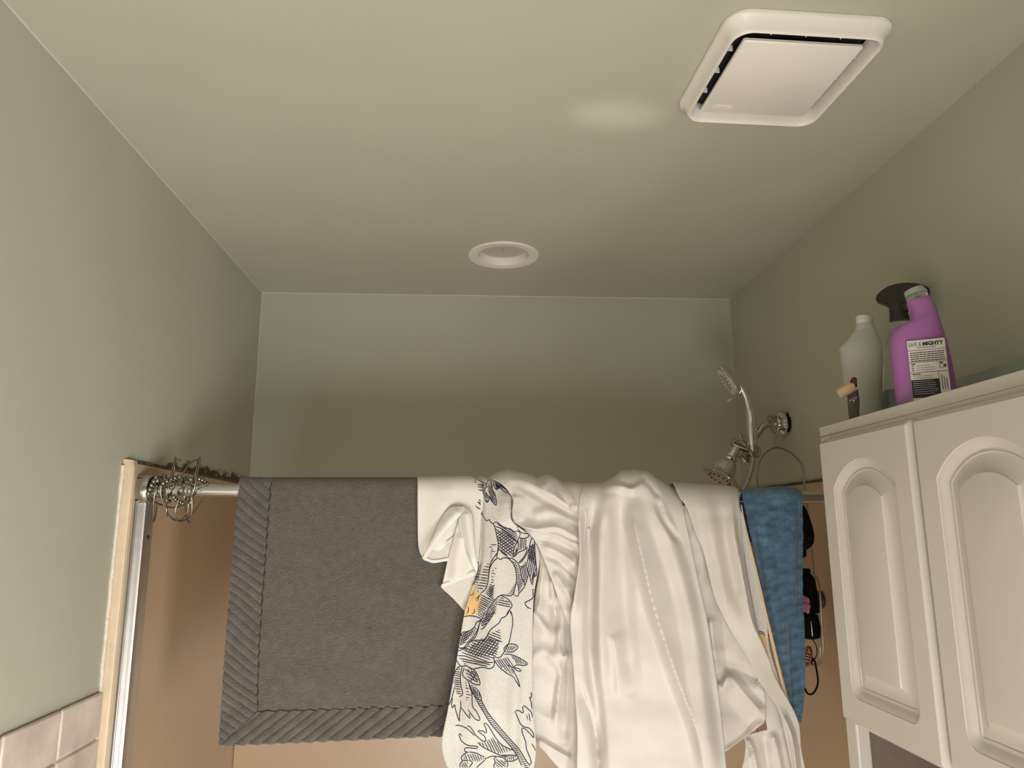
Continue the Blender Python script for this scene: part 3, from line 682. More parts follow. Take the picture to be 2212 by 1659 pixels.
# large bud
ink(c2, [(880,1260),(895,1150),(930,1080),(975,1036),(1000,1043),(1010,1056),(1030,1036),(1080,1030),(1120,1060),(1160,1115),(1180,1190),(1185,1270),(1172,1340),(1150,1420),(1110,1446),(1060,1434),(1010,1440),(960,1480),(920,1530),(880,1585),(850,1660)],
    [(1060,1034),(1140,1040),(1195,1085),(1222,1150),(1240,1240),(1262,1290),(1275,1335),(1235,1390),(1210,1420),(1195,1452),(1165,1435),(1150,1425)], [(1190,1290),(1205,1350),(1208,1410)],
    [(805,1070),(800,1120),(775,1220),(740,1270),(720,1330)], [(985,880),(985,960),(930,1040),(900,1100),(885,1200),(875,1290),(850,1370),(790,1420)],
    [(1010,1440),(1070,1465),(1120,1510),(1137,1555),(1110,1590),(1075,1650)], [(1110,1590),(1140,1650)],
    [(1360,1380),(1365,1430),(1358,1470),(1300,1505),(1275,1520),(1300,1565),(1345,1585)], [(1352,1378),(1378,1378)],
    [(725,1400),(715,1425),(685,1440)], [(770,1440),(775,1475),(745,1500)], [(650,1560),(668,1590),(645,1640)], [(725,1580),(730,1620),(700,1645)], [(740,1480),(800,1430)], [(700,1330),(735,1290)])
ink(c2, *hatch([(1120,1050),(1195,1100),(1240,1250),(1268,1330),(1210,1400),(1190,1300),(1180,1180)], 25, 20), *hatch([(730,1230),(880,1080),(900,1130),(860,1350),(760,1400)], 8, 30), *hatch([(760,1140),(800,1080),(770,1220),(730,1270)], -15, 16),
    *hatch([(1080,1440),(1180,1290),(1150,1420)], 35, 17), *hatch([(905,1170),(970,1130),(950,1330),(890,1330)], 20, 30, 0, 0.5), *hatch([(870,1360),(945,1330),(940,1470),(890,1480),(840,1420)], 40, 20), *hatch([(880,1340),(945,1320),(930,1450),(890,1470)], -42, 20), *hatch([(800,1430),(960,1480),(860,1600),(760,1650),(760,1560)], 28, 21),
    *hatch([(1010,1450),(1120,1510),(1130,1580),(1060,1570),(960,1560),(980,1480)], 12, 26), *hatch([(890,1560),(980,1480),(960,1650),(860,1650)], 60, 18), *hatch([(880,890),(985,880),(980,960),(900,1060)], 5, 24, 0, 0.6))
# second bud and hanging leaves
ink(c3, [(590,62),(660,50),(730,62),(775,80),(770,100),(730,120),(720,150),(690,190),(640,215),(580,228),(560,260),(545,310),(535,370),(560,395),(600,385),(640,330),(700,270),(740,200),(760,140),(765,110)],
    [(560,390),(620,385),(660,330),(720,275),(750,190),(765,120)], [(830,0),(800,60),(765,130)], [(920,0),(880,80),(800,185),(770,190)], [(1080,0),(1040,55),(990,80),(975,120),(890,190),(860,230),(830,290),(815,320)],
    [(1085,5),(1110,60),(1112,140),(1095,240),(1075,330),(1030,420),(990,480),(965,495),(935,490)], [(660,330),(720,310),(790,310),(830,290)],
    [(525,440),(515,500),(535,550),(570,585),(630,580),(680,615),(740,605),(800,595),(860,610),(905,595),(920,560),(920,520),(905,490),(935,490)], [(525,430),(600,400),(640,400)], [(530,470),(620,480),(760,530),(870,545),(915,540)], [(700,550),(800,575)],
    [(905,490),(960,580),(1040,650),(1120,700),(1160,760),(1190,808),(1170,730),(1130,650),(1100,610)], [(1030,430),(1020,400),(1060,355),(1120,350),(1170,380),(1120,430),(1060,432),(1030,430)],
    [(1020,460),(1080,457),(1170,490),(1240,530),(1272,562),(1230,577),(1160,570),(1120,590),(1180,610),(1205,632),(1170,635),(1120,600),(1060,570)])
ink(c3, *hatch([(600,390),(700,310),(830,300),(980,310),(960,480),(830,550),(560,440)], 20, 27), *hatch([(600,420),(860,240),(980,330),(930,470),(700,500)], -52, 26), *hatch([(840,240),(980,190),(1010,330),(950,330),(830,300)], 22, 26), *hatch([(560,240),(690,200),(740,150),(700,260),(550,370)], 70, 20), *hatch([(560,250),(720,180),(620,330),(550,370)], -30, 22),
    *hatch([(765,130),(830,30),(930,10),(880,90),(790,180)], -30, 20), *hatch([(780,110),(840,30),(900,20),(860,100),(790,170)], 50, 22), *hatch([(740,30),(830,0),(800,60),(770,80)], 30, 20),
    *hatch([(1040,420),(1060,360),(1160,375),(1110,430)], 70, 17), *hatch([(1090,465),(1170,490),(1265,562),(1160,570)], 65, 16), *hatch([(930,510),(1060,480),(1160,620),(1120,690),(1000,600)], 55, 22), *hatch([(520,480),(760,540),(900,560),(880,590),(600,560)], 12, 22))
ink(c3, [(580,580),(565,660),(560,720),(570,800),(585,880),(545,910)], [(560,580),(520,610),(490,680),(465,760)], [(500,640),(470,740),(440,900),(425,1000)], [(500,800),(470,920),(445,980),(425,1000)], [(480,920),(468,980),(475,1030),(500,985),(505,1020),(520,1080),(550,1168),(552,1090),(565,1020),(565,950)],
    [(640,590),(700,620),(740,670),(770,770),(745,782),(700,770),(650,740)], [(650,780),(690,870),(760,940),(785,935),(760,860),(710,800)], [(600,600),(585,680),(640,740),(680,860),(690,1010),(730,1060),(770,1150),(730,1150),(690,1110),(640,1040)], [(570,1020),(620,1090),(665,1138),(650,1080)],
    [(660,790),(720,920),(800,1060),(880,1190),(980,1310),(1080,1420),(1160,1530),(1210,1640)], [(780,940),(850,1070),(960,1210),(1080,1350),(1180,1460),(1260,1590),(1300,1640)])
st0 = resample([(660,790),(720,920),(800,1060),(880,1190),(980,1310),(1080,1420),(1160,1530),(1230,1659)], 46); st1 = resample([(710,800),(780,940),(850,1070),(960,1210),(1080,1350),(1180,1460),(1260,1590),(1300,1659)], 46)
ink(c3, *[[tuple(a+(b-a)*0.1), tuple(a+(b-a)*0.75+np.array([2, -6]))] for a, b in zip(st0, st1)])
ink(c3, *hatch([(500,620),(560,590),(570,880),(520,880),(480,750)], 8, 22), *hatch([(600,610),(720,640),(770,760),(640,740)], 30, 24), *hatch([(620,600),(720,640),(760,760),(680,740)], 60, 24), *hatch([(600,740),(640,760),(680,900),(620,960)], 10, 30, 0, 0.4), *hatch([(690,800),(760,860),(780,930),(700,880)], 80, 17))
ink(c3, [(505,1210),(560,1212),(640,1250),(710,1320)], [(630,1230),(650,1215),(690,1260),(720,1310),(790,1370),(825,1375),(820,1330),(770,1290),(745,1265),(800,1270),(835,1290),(830,1240),(808,1192),(840,1195),(880,1250),(920,1320),(980,1400),(1060,1450),(1130,1475)],
    [(580,1330),(560,1300),(545,1300),(570,1370),(640,1420),(730,1430),(745,1445),(720,1455),(640,1445),(605,1455),(610,1485),(650,1495)], [(740,1390),(800,1440),(880,1480),(980,1525),(1060,1540)], [(980,1525),(1080,1525),(1160,1530)], [(1050,1585),(1110,1588),(1170,1560)],
    [(640,1490),(590,1520),(568,1560),(590,1580),(650,1580)], [(650,1490),(720,1500),(780,1530),(830,1560),(770,1620),(730,1659)], [(590,1580),(555,1620),(560,1659)], [(650,1580),(690,1600),(650,1659)], [(830,1560),(890,1537),(950,1540),(1010,1550),(1060,1600),(1055,1659)], [(950,1540),(915,1560),(930,1600),(910,1640),(930,1659)],
    [(1135,1060),(1175,1052),(1225,1080),(1220,1020),(1235,1002),(1280,1040),(1310,1070),(1325,1130)], [(1135,1060),(1160,1110),(1200,1200),(1250,1230),(1290,1240),(1330,1290),(1338,1345),(1300,1300),(1240,1245),(1210,1240),(1220,1300),(1250,1380),(1260,1460),(1300,1560),(1310,1610),(1290,1620)],
    [(1260,1095),(1275,1150)], [(1285,1080),(1300,1170)], [(1300,880),(1312,862),(1308,920),(1290,905),(1308,960),(1318,1040)], [(1310,1400),(1340,1440),(1355,1480)])
ink(c3, *hatch([(740,1390),(800,1380),(900,1330),(980,1410),(1100,1480),(980,1520),(860,1470)], 62, 24), *hatch([(590,1510),(700,1500),(820,1560),(760,1600),(600,1570)], 65, 24), *hatch([(930,1560),(1050,1590),(1040,1659),(930,1650)], 40, 22), *hatch([(1000,1530),(1150,1530),(1130,1580),(1050,1575)], 75, 20), *hatch([(570,1600),(640,1590),(640,1659),(570,1659)], 60, 22))
def ribbon(mb, poly, D, wpx, eps):
    L_ = sum(np.linalg.norm(np.diff(np.array(poly, float), axis=0), axis=1)); n = max(3, int(L_/4)+1)
    q = resample(poly, n); q = q[q[:, 1] < 1688]
    if len(q) < 2: return
    tg = np.gradient(q, axis=0); tg /= (np.linalg.norm(tg, axis=1, keepdims=True)+1e-9); nn = np.stack([-tg[:, 1], tg[:, 0]], 1)
    n = len(q); w_ = wpx*np.clip(np.minimum(np.arange(n), np.arange(n)[::-1])/2.0+0.45, 0, 1)[:, None]
    a, b = q-nn*w_/2, q+nn*w_/2
    y0 = D.y(q[:, 0], q[:, 1])-eps
    A, B = U(a[:, 0], a[:, 1], 1, y0), U(b[:, 0], b[:, 1], 1, y0); vs = np.concatenate([A, B])
    mb.add(vs, [(i, i+1, n+i+1, n+i) for i in range(n-1)])
mb = MB()
for p_ in INK: ribbon(mb, p_, PM, 2.0, 0.0014)
mb.build('printed_drawing', M['ink'], pc, False, fix=False)
mb = MB(); GD = Drape(0.034, ptop, lean=0.06, folds=PF, noise_=((0.01, 0.004, 5),), base=0.0011)
sheet(mb, [(1024, 1258), (1014, 1290), (1004, 1322), (1003, 1331)], [(1026, 1262), (1034, 1278), (1040, 1300), (1028, 1328)], 14, 24, GD, side=False)
mb.build('gold_print', M['gold'], pc, True, fix=False)
# far edge of the printed cloth with its tan binding, hanging beside the blue towel
mb = MB(); E5 = Drape(0.046, None, lean=0.0, noise_=((0.02, 0.002, 2),))
sheet(mb, [(1560, 1088), (1568, 1150), (1580, 1240), (1598, 1330), (1630, 1400), (1660, 1480), (1688, 1530)], [(1596, 1090), (1612, 1140), (1635, 1240), (1655, 1335), (1662, 1400), (1682, 1470), (1700, 1535)], 26, 80, E5)
cloth_obj(mb, 'far_edge', M['waffle'], pc, 0.0014)
mb = MB(); sheet(mb, [(1600, 1090), (1609, 1140), (1633, 1240), (1653, 1330), (1660, 1365), (1673, 1420), (1690, 1485), (1708, 1541)], [(1602, 1090), (1612, 1140), (1637, 1240), (1658, 1330), (1667, 1365), (1682, 1430), (1697, 1490), (1713, 1546)], 4, 60, Drape(0.0475, None))
cloth_obj(mb, 'tan_binding', M['tan'], pc, 0.0014)
mb = MB(); sheet(mb, [(1641, 1368), (1644, 1385), (1652, 1415)], [(1652, 1366), (1656, 1385), (1657, 1416)], 6, 12, Drape(0.0472, None, noise_=((0.02, 0.002, 2),)))
mb.build('gold_print', M['gold'], pc, True, fix=False)
mb = MB()
for p_ in ([(1636, 1365), (1644, 1364), (1652, 1369)], [(1637, 1369), (1645, 1368), (1653, 1374)]): ribbon(mb, p_, Drape(0.0475, None, noise_=((0.02, 0.002, 2),)), 1.4, 0.0008)
mb.build('printed_drawing', M['ink'], pc, False, fix=False)

# --- white liner, bunched and crumpled
ln = thing('curtain_liner', (0.33, 1.45, 1.2), 'crumpled white shower curtain liner draped in folds over the rod', 'shower curtain')
CR = ((0.03, 0.0016, 11), (0.011, 0.005, 12))
CS = ((0.03, 0.0016, 11), (0.011, 0.005, 12), (0.0135, 0.0065, 61))
CM = ((0.03, 0.0010, 11), (0.011, 0.006, 12))
mb = MB()   # deep crumpled layer on the left
F0 = [([(1150, 1320), (1170, 1345), (1189, 1368)], 0.014, 22, 10, 1.2), ([(1198, 1300), (1200, 1330), (1200, 1365)], -0.016, 14, 14, 1.2), ([(1176, 1405), (1211, 1449), (1206, 1500), (1200, 1560)], 0.014, 12, 34, 1.2),
      ([(1148, 1423), (1176, 1405)], 0.010, 14, 22, 1.2), ([(1209, 1349), (1208, 1408), (1233, 1423)], 0.012, 12, 20, 1.2), ([(1159, 1596), (1190, 1615), (1232, 1640)], 0.010, 20, 12, 1.2), ([(1228, 1420), (1224, 1500), (1220, 1600)], -0.012, 22, 14),
      ([(1175, 1215), (1165, 1300), (1160, 1330)], 0.010, 14, 16, 1.2), ([(1190, 1250), (1196, 1300)], 0.012, 10, 10, 1.2)]
sheet(mb, [(1150, 1140), (1166, 1215), (1152, 1320), (1148, 1480), (1157, 1592), (1182, 1630), (1212, 1664)], [(1275, 1140), (1275, 1215), (1270, 1320), (1262, 1480), (1264, 1592), (1264, 1640), (1264, 1690)], 44, 130, Drape(0.037, None, folds=F0, noise_=CS))
ltop = [(1040, 1040), (1056, 1032), (1072, 1022), (1097, 1014), (1150, 1026), (1161, 1032), (1184, 1025), (1196, 1028), (1214, 1042), (1233, 1041), (1275, 1048)]
F1 = [([(1095, 1045), (1104, 1037), (1135, 1040), (1190, 1068), (1252, 1106)], 0.016, 14, 34, 1.3), ([(1128, 1052), (1180, 1080), (1248, 1118)], -0.008, 14, 20), ([(1185, 1028), (1182, 1042), (1170, 1052)], 0.014, 12, 12, 1.2), ([(1205, 1040), (1212, 1070), (1236, 1096)], -0.013, 10, 14, 1.2),
      ([(1113, 1066), (1108, 1100), (1112, 1128)], 0.013, 9, 28, 1.2), ([(1122, 1136), (1160, 1143), (1205, 1140), (1252, 1166)], 0.016, 24, 22, 1.2), ([(1150, 1118), (1190, 1106), (1235, 1128)], 0.007, 22, 22), ([(1228, 1045), (1232, 1075), (1240, 1100)], 0.010, 10, 12, 1.2)]
sheet(mb, [(1056, 1032), (1084, 1046), (1107, 1078), (1105, 1122), (1128, 1140)], [(1272, 1047), (1270, 1080), (1268, 1110), (1266, 1140), (1262, 1174)], 70, 60, Drape(0.047, ltop, folds=F1, noise_=CS, lean=0.03), back=0.25)
F2 = [([(1135, 1143), (1190, 1155), (1252, 1180)], 0.014, 16, 22, 1.2), ([(1161, 1150), (1205, 1166), (1250, 1197)], -0.007, 10, 12, 1.2), ([(1170, 1178), (1210, 1195), (1250, 1224)], 0.010, 14, 16, 1.2), ([(1182, 1200), (1215, 1220), (1248, 1250)], -0.006, 10, 14), ([(1195, 1235), (1215, 1262), (1236, 1300)], 0.010, 12, 16, 1.2)]
sheet(mb, [(1126, 1136), (1158, 1172), (1184, 1232), (1206, 1292), (1229, 1350)], [(1264, 1150), (1262, 1200), (1258, 1250), (1252, 1300), (1244, 1352)], 50, 80, Drape(0.050, None, folds=F2, noise_=CS))
# main broad panel
mtop = [(1240, 1048), (1258, 1045), (1303, 1043), (1325, 1030), (1342, 1017), (1368, 1015), (1400, 1018), (1425, 1036), (1450, 1052), (1475, 1064)]
F3 = [([(1285, 1060), (1275, 1160), (1278, 1260), (1276, 1400), (1290, 1540), (1300, 1690)], -0.014, 22, 22), ([(1312, 1060), (1300, 1200), (1296, 1330), (1302, 1480)], 0.010, 26, 34), ([(1366, 1075), (1370, 1130), (1388, 1210), (1412, 1310), (1440, 1400), (1468, 1480), (1505, 1580), (1525, 1680)], 0.020, 24, 60, 1.5),
      ([(1335, 1070), (1345, 1200), (1352, 1340), (1365, 1480)], -0.010, 30, 30), ([(1410, 1060), (1440, 1150), (1475, 1260), (1500, 1380), (1520, 1520), (1540, 1680)], 0.012, 34, 26), ([(1300, 1046), (1340, 1050), (1366, 1056), (1392, 1040)], 0.018, 18, 12, 1.3), ([(1318, 1370), (1328, 1400), (1336, 1500)], 0.006, 14, 46, 1.2),
      ([(1420, 1080), (1432, 1120), (1465, 1170)], -0.008, 12, 12), ([(1255, 1480), (1285, 1580), (1298, 1690)], -0.010, 24, 10, 1.2), ([(1248, 1100), (1246, 1200), (1238, 1330)], 0.010, 16, 20), ([(1383, 1024), (1398, 1040), (1425, 1075)], -0.010, 10, 12, 1.2)]
F3 = [(f[0], f[1]*1.45)+tuple(f[2:]) for f in F3]
sheet(mb, [(1258, 1046), (1249, 1105), (1252, 1200), (1240, 1290), (1232, 1335), (1236, 1410), (1243, 1510), (1247, 1590), (1245, 1700)], [(1470, 1062), (1480, 1120), (1497, 1200), (1512, 1270), (1528, 1340), (1544, 1440), (1556, 1530), (1564, 1600), (1572, 1700)], 100, 190, Drape(0.052, mtop, folds=F3, noise_=CM, lean=0.035), back=0.3)
# shaded layer between, ending in a lifted corner
F4 = [([(1535, 1330), (1541, 1400), (1548, 1450)], 0.014, 14, 24, 1.2), ([(1562, 1440), (1600, 1448), (1645, 1470)], -0.014, 26, 16, 1.2), ([(1547, 1476), (1562, 1484), (1574, 1454)], 0.012, 20, 14, 1.2), ([(1574, 1454), (1606, 1496), (1648, 1545)], 0.014, 40, 18, 1.2), ([(1648, 1555), (1605, 1600), (1566, 1624)], 0.010, 14, 14, 1.2)]
sheet(mb, [(1456, 1092), (1470, 1120), (1490, 1200), (1505, 1290), (1525, 1400), (1542, 1500), (1552, 1560), (1562, 1628)], [(1492, 1092), (1515, 1120), (1545, 1200), (1575, 1290), (1622, 1400), (1650, 1490), (1655, 1543), (1650, 1562)], 50, 140, Drape(0.043, None, folds=F4, noise_=CS, lean=0.01))
# right-hand strip, narrowing downwards
rtop_ = [(1448, 1041), (1460, 1042), (1520, 1046), (1580, 1050), (1600, 1058)]
F5 = [([(1582, 1085), (1586, 1153), (1600, 1220), (1622, 1335), (1650, 1400)], 0.012, 40, 12, 1.3), ([(1560, 1090), (1572, 1200), (1590, 1300)], -0.005, 24, 24), ([(1520, 1060), (1545, 1180), (1570, 1290), (1600, 1370)], 0.007, 30, 30), ([(1690, 1540), (1712, 1600), (1722, 1690)], 0.010, 14, 12, 1.2)]
F5 = [(f[0], f[1]*1.4)+tuple(f[2:]) for f in F5]
sheet(mb, [(1453, 1042), (1468, 1074), (1484, 1098), (1503, 1153), (1517, 1185), (1528, 1228), (1545, 1294), (1580, 1364), (1612, 1417), (1641, 1473), (1680, 1530), (1697, 1596), (1716, 1690)], [(1595, 1056), (1596, 1075), (1598, 1100), (1602, 1153), (1606, 1185), (1612, 1228), (1624, 1294), (1638, 1364), (1658, 1415), (1675, 1465), (1722, 1552), (1731, 1622), (1746, 1690)], 40, 170, Drape(0.055, rtop_, folds=F5, noise_=((0.03, 0.0012, 11), (0.011, 0.004, 12)), lean=0.03), back=0.2)
# low flap and the piece above it
F6 = [([(1612, 1592), (1625, 1620), (1642, 1690)], 0.012, 12, 10, 1.2), ([(1668, 1580), (1678, 1620), (1692, 1690)], 0.012, 26, 12, 1.2), ([(1650, 1590), (1662, 1690)], -0.006, 14, 14)]
sheet(mb, [(1605, 1590), (1610, 1618), (1603, 1660), (1598, 1700)], [(1692, 1566), (1698, 1600), (1708, 1650), (1718, 1700)], 34, 50, Drape(0.045, None, folds=F6, noise_=CS))
sheet(mb, [(1638, 1455), (1635, 1490), (1648, 1525), (1658, 1578)], [(1660, 1470), (1672, 1500), (1690, 1538), (1694, 1572)], 16, 40, Drape(0.044, None, noise_=CR))
cloth_obj(mb, 'liner_cloth', M['liner'], ln, 0.0009)

# --- blue towel
bt = thing('blue_towel', (0.62, 1.47, 1.29), 'blue textured towel hung narrow over the rod beside the cabinet', 'towel')
btop = [(1598, 1060), (1625, 1056), (1690, 1052), (1718, 1055), (1738, 1068)]
class Brick(Drape):
    def y(s, px, py):
        y = super().y(px, py); sk = px-0.16*(py-1050); a = np.floor(sk/22); b = (py+0.28*px)/12+0.5*(a % 2)
        f = np.minimum(np.minimum((sk/22) % 1, 1-(sk/22) % 1)*22, np.minimum(b % 1, 1-b % 1)*12)
        hi = (np.floor(b) % 2)*0.0024
        return y-hi*np.clip(f/3, 0, 1)-0.0008*nz(px, py, 0.11, 3)
BF = [([(1650, 1100), (1672, 1300), (1700, 1450), (1716, 1540)], 0.006, 20, 26), ([(1622, 1100), (1650, 1260), (1680, 1400), (1700, 1490)], -0.009, 8, 10), ([(1702, 1330), (1706, 1440), (1712, 1540)], -0.010, 8, 9), ([(1722, 1090), (1721, 1250), (1722, 1330)], -0.009, 7, 6), ([(1676, 1200), (1690, 1330)], -0.004, 6, 8)]
BD = Brick(0.020, btop, lean=0.02, folds=BF, noise_=((0.015, 0.003, 4),))
mb = sheet(MB(), [(1601, 1059), (1618, 1140), (1640, 1240), (1662, 1335), (1690, 1450), (1712, 1530), (1726, 1561)], [(1731, 1062), (1734, 1140), (1733, 1240), (1736, 1335), (1739, 1440), (1735, 1520), (1729, 1561)], 66, 190, BD, back=0.09)
cloth_obj(mb, 'towel_cloth', M['blue'], bt, 0.004)

# ---------------------------------------------------------------- shower fittings on the right wall
YS = 1.895
def sh(x, y, Y=YS): return P(1450+x/4.1475, 750+y/4.1475, 1, Y)
sf = thing('shower_fixture', (XR, YS, 1.97), 'chrome shower arm with bell-shaped fixed head coming out of the right wall', 'shower head')
wall_pt = P(1703, 914, 0, XR)
n = 14; mb = MB(); ring = [(XR-0.001, wall_pt[1]+(0.020+0.007*noise.noise((k*1.3, 2, 0)))*math.cos(2*math.pi*k/n), wall_pt[2]+(0.026+0.012*noise.noise((k*1.1, 7, 0)))*math.sin(2*math.pi*k/n)) for k in range(n)]
mb.add(ring+[(x-0.0012, y, z) for x, y, z in ring], [tuple(range(n)), tuple(range(n, 2*n))]+[(k, (k+1) % n, n+(k+1) % n, n+k) for k in range(n)]).build('pipe_hole', M['black'], sf)
arm = curve([(XR+0.01, wall_pt[1], wall_pt[2]-0.002), sh(1000, 688, 1.90), sh(900, 685), sh(830, 705), sh(775, 770), sh(725, 850), sh(690, 890)], 8)
MB().tube(arm, 0.0098, 16).build('arm', M['dchrome'], sf)
MB().tube([(XR-0.001, wall_pt[1], wall_pt[2]-0.002), sh(1010, 688, 1.90)], 0.013, 16).build('pipe_nipple', M['dchrome'], sf)
c = sh(1000, 690, 1.90)
MB().lathe([(0.0105, -0.004), (0.032, 0.0), (0.034, 0.003), (0.033, 0.008), (0.026, 0.014), (0.018, 0.019), (0.013, 0.022)], c, (-1, -0.05, 0.0), 40).build('escutcheon', M['chrome'], sf)
MB().lathe([(0.010, 0.0), (0.027, 0.0), (0.028, 0.002), (0.026, 0.006), (0.012, 0.009)], (c[0]-0.020, c[1], c[2]+0.001), (-1, -0.05, 0.02), 36).build('wall_washer', M['dchrome'], sf)
# diverter body and bracket
a, b = np.array(sh(560, 850, 1.885)), np.array(sh(700, 905, 1.89)); d = b-a
MB().lathe([(0.006, -0.006), (0.0135, -0.004), (0.0150, 0.004), (0.0150, 0.030), (0.0160, 0.036), (0.0160, np.linalg.norm(d)+0.008), (0.011, np.linalg.norm(d)+0.013)], a, d, 28).build('diverter', M['dchrome'], sf)
MB().lathe([(0.005, 0), (0.005, 0.013), (0.007, 0.013), (0.007, 0.019), (0.004, 0.021)], sh(635, 840, 1.885), (-0.2, -0.3, 0.9), 16).build('diverter_knob', M['chrome'], sf)
a = np.array(sh(690, 945, 1.872))
MB().lathe([(0.004, 0), (0.016, 0.0), (0.018, 0.004), (0.018, 0.018), (0.015, 0.022)], sh(725, 940, 1.885), (0, -1, 0), 28).build('bracket', M['dchrome'], sf)
MB().lathe([(0.0060, 0), (0.0060, 0.003), (0.004, 0.004)], sh(715, 950, 1.862), (0, -1, 0), 16).build('bracket_screw', M['chrome'], sf)
MB().tube([sh(620, 960, 1.885), sh(665, 1010, 1.885), sh(700, 1035, 1.885)], [0.010, 0.011, 0.006], 14).build('bracket_arm', M['dchrome'], sf)
# fixed bell head
ax_ = np.array([-0.52, -0.01, -0.84]); ax_ /= np.linalg.norm(ax_); o0 = np.array(sh(575, 915, 1.885))
MB().lathe([(0.010, -0.008), (0.0125, 0.0), (0.0125, 0.016), (0.0145, 0.018), (0.0145, 0.024), (0.017, 0.027), (0.0185, 0.031), (0.0170, 0.035), (0.022, 0.040), (0.028, 0.050), (0.0315, 0.064), (0.035, 0.074), (0.043, 0.081), (0.0475, 0.0845), (0.0490, 0.088), (0.0475, 0.0905), (0.043, 0.0910)], o0, ax_, 48, True, True).build('fixed_head', M['chrome'], sf)
fh = MB().lathe([(0.0430, 0.0), (0.0425, 0.002), (0.001, 0.0028)], o0+ax_*0.0905, ax_, 40, False, True).build('nozzle_face', M['nozzle'], sf)
xx, yy, zz = frame_from(ax_); mb = MB()
for k in range(14):
    if k % 5 == 4: continue
    t = 2*math.pi*k/14; mb.lathe([(0.0028, 0), (0.0024, 0.0018)], o0+ax_*0.0930+0.030*(xx*math.cos(t)+yy*math.sin(t)), ax_, 8)
mb.build('spray_nozzles', M['black'], sf, kind='stuff')
# hand shower and its hose
hs = thing('hand_shower', sh(732, 920, 1.862), 'chrome hand shower standing upright in its bracket with a ribbed hose', 'hand shower')
YH = 1.862
hp = [sh(500, 205, YH), sh(575, 290, YH), sh(640, 385, YH), sh(678, 470, YH), sh(703, 570, YH), sh(716, 680, YH), sh(722, 790, YH), sh(728, 880, YH)]
cp = curve(hp, 6); rr = np.interp(np.linspace(0, 7, len(cp)), range(8), [0.006, 0.0125, 0.0125, 0.0118, 0.0125, 0.0145, 0.0145, 0.0130])
MB().tube(cp, list(rr), 20).build('handle', M['chrome'], hs)
hd = np.array([-0.83, 0.20, -0.50]); hd /= np.linalg.norm(hd); hc = np.array(sh(535, 285, YH))
MB().lathe([(0.012, -0.010), (0.028, -0.006), (0.043, 0.002), (0.049, 0.009), (0.0505, 0.013), (0.0480, 0.016), (0.044, 0.0165)], hc-hd*0.004, hd, 44).build('head', M['chrome'], hs)
MB().lathe([(0.0435, 0.0), (0.0425, 0.003), (0.026, 0.0045), (0.024, 0.003), (0.001, 0.003)], hc+hd*0.0125, hd, 36, False, True).build('spray_face', M['nozzle'], hs)
xx, yy, zz = frame_from(hd); mb = MB()
for R_, m_ in ((0.036, 22), (0.030, 18)):
    for k in range(m_):
        t = 2*math.pi*k/m_; mb.lathe([(0.0016, 0), (0.0011, 0.0022)], hc+hd*0.016+R_*(xx*math.cos(t)+yy*math.sin(t)), hd, 6)
mb.build('spray_nozzles', M['trimwhite'], hs, kind='stuff')
MB().lathe([(0.003, 0.0), (0.004, 0.008), (0.003, 0.014)], hc+hd*0.014+np.array([0.010, -0.005, -0.046]), hd, 10).build('spray_lever', M['nozzle'], hs)
MB().lathe([(0.0135, 0), (0.0135, 0.016), (0.0105, 0.024), (0.0085, 0.032)], sh(729, 880, YH), (0.02, 0, -1), 24).build('connector', M['dchrome'], hs)
hz = curve([sh(735, 975, YH), sh(728, 1050, YH), sh(700, 1150, YH), sh(660, 1250, YH), sh(620, 1340, YH), sh(608, 1440, YH), sh(640, 1620, YH), sh(660, 1850, YH)], 32)
MB().tube(hz, [0.0074 if i % 6 < 3 else 0.0058 for i in range(len(hz))], 12).build('hose', M['hose'], hs)

# ---------------------------------------------------------------- wire caddy hung on the shower arm
XC = 0.812
cd = thing('shower_caddy', (XC, 1.87, 1.5), 'tarnished wire shower caddy hanging from the shower arm behind the blue towel', 'caddy')
def cw(px, py, X=XC): return P(px, py, 0, X)
archp = [cw(1637, 1060), cw(1636, 1030), cw(1638, 1010), cw(1646, 988), cw(1662, 972), cw(1677, 967), cw(1694, 971), cw(1714, 983), cw(1730, 1001), cw(1736, 1018), cw(1739, 1061), cw(1745, 1110), cw(1752, 1183), cw(1757, 1228), cw(1764, 1310), cw(1769, 1375), cw(1772, 1405), cw(1769, 1428), cw(1758, 1437)]
L0 = np.array(archp[0]); archp = [(XC, L0[1]+0.004, 1.42), (XC, L0[1]+0.002, 1.6)]+archp
MB().tube(curve(archp, 5), 0.0024, 8).build('frame_wire', M['caddywire'], cd)
h1 = [cw(1677, 967), cw(1675, 952), (cw(1674, 945)[0]-0.004, cw(1674, 945)[1], cw(1674, 945)[2])]
neck = curve([cw(1677, 967), cw(1676, 950), cw(1678, 940), cw(1680, 915, XC+0.002), (XC, YS, 1.994), (XC, YS+0.012, 1.986)], 5)
MB().tube(neck, 0.0022, 8).build('hook', M['caddywire'], cd)
MB().tube(curve([cw(1763, 1245, 0.835), cw(1771, 1276, 0.835), cw(1775, 1345, 0.835), cw(1778, 1390, 0.835), cw(1775, 1424, 0.835), cw(1766, 1439, 0.835), cw(1752, 1436, 0.82)], 6), 0.0022, 8).build('frame_wire', M['caddywire'], cd)
yr, yl = cw(1762, 1323)[1], L0[1]
for zz_ in (cw(1762, 1323)[2], cw(1765, 1341)[2], cw(1768, 1379)[2], 1.70, 1.66):
    x0 = XC-0.10
    MB().tube([(XC, yr+0.002, zz_), (x0, yr+0.012, zz_), (x0, yl-0.012, zz_), (XC, yl-0.002, zz_)], 0.0018, 8, closed=True).build('shelf_wire', M['caddywire'], cd)
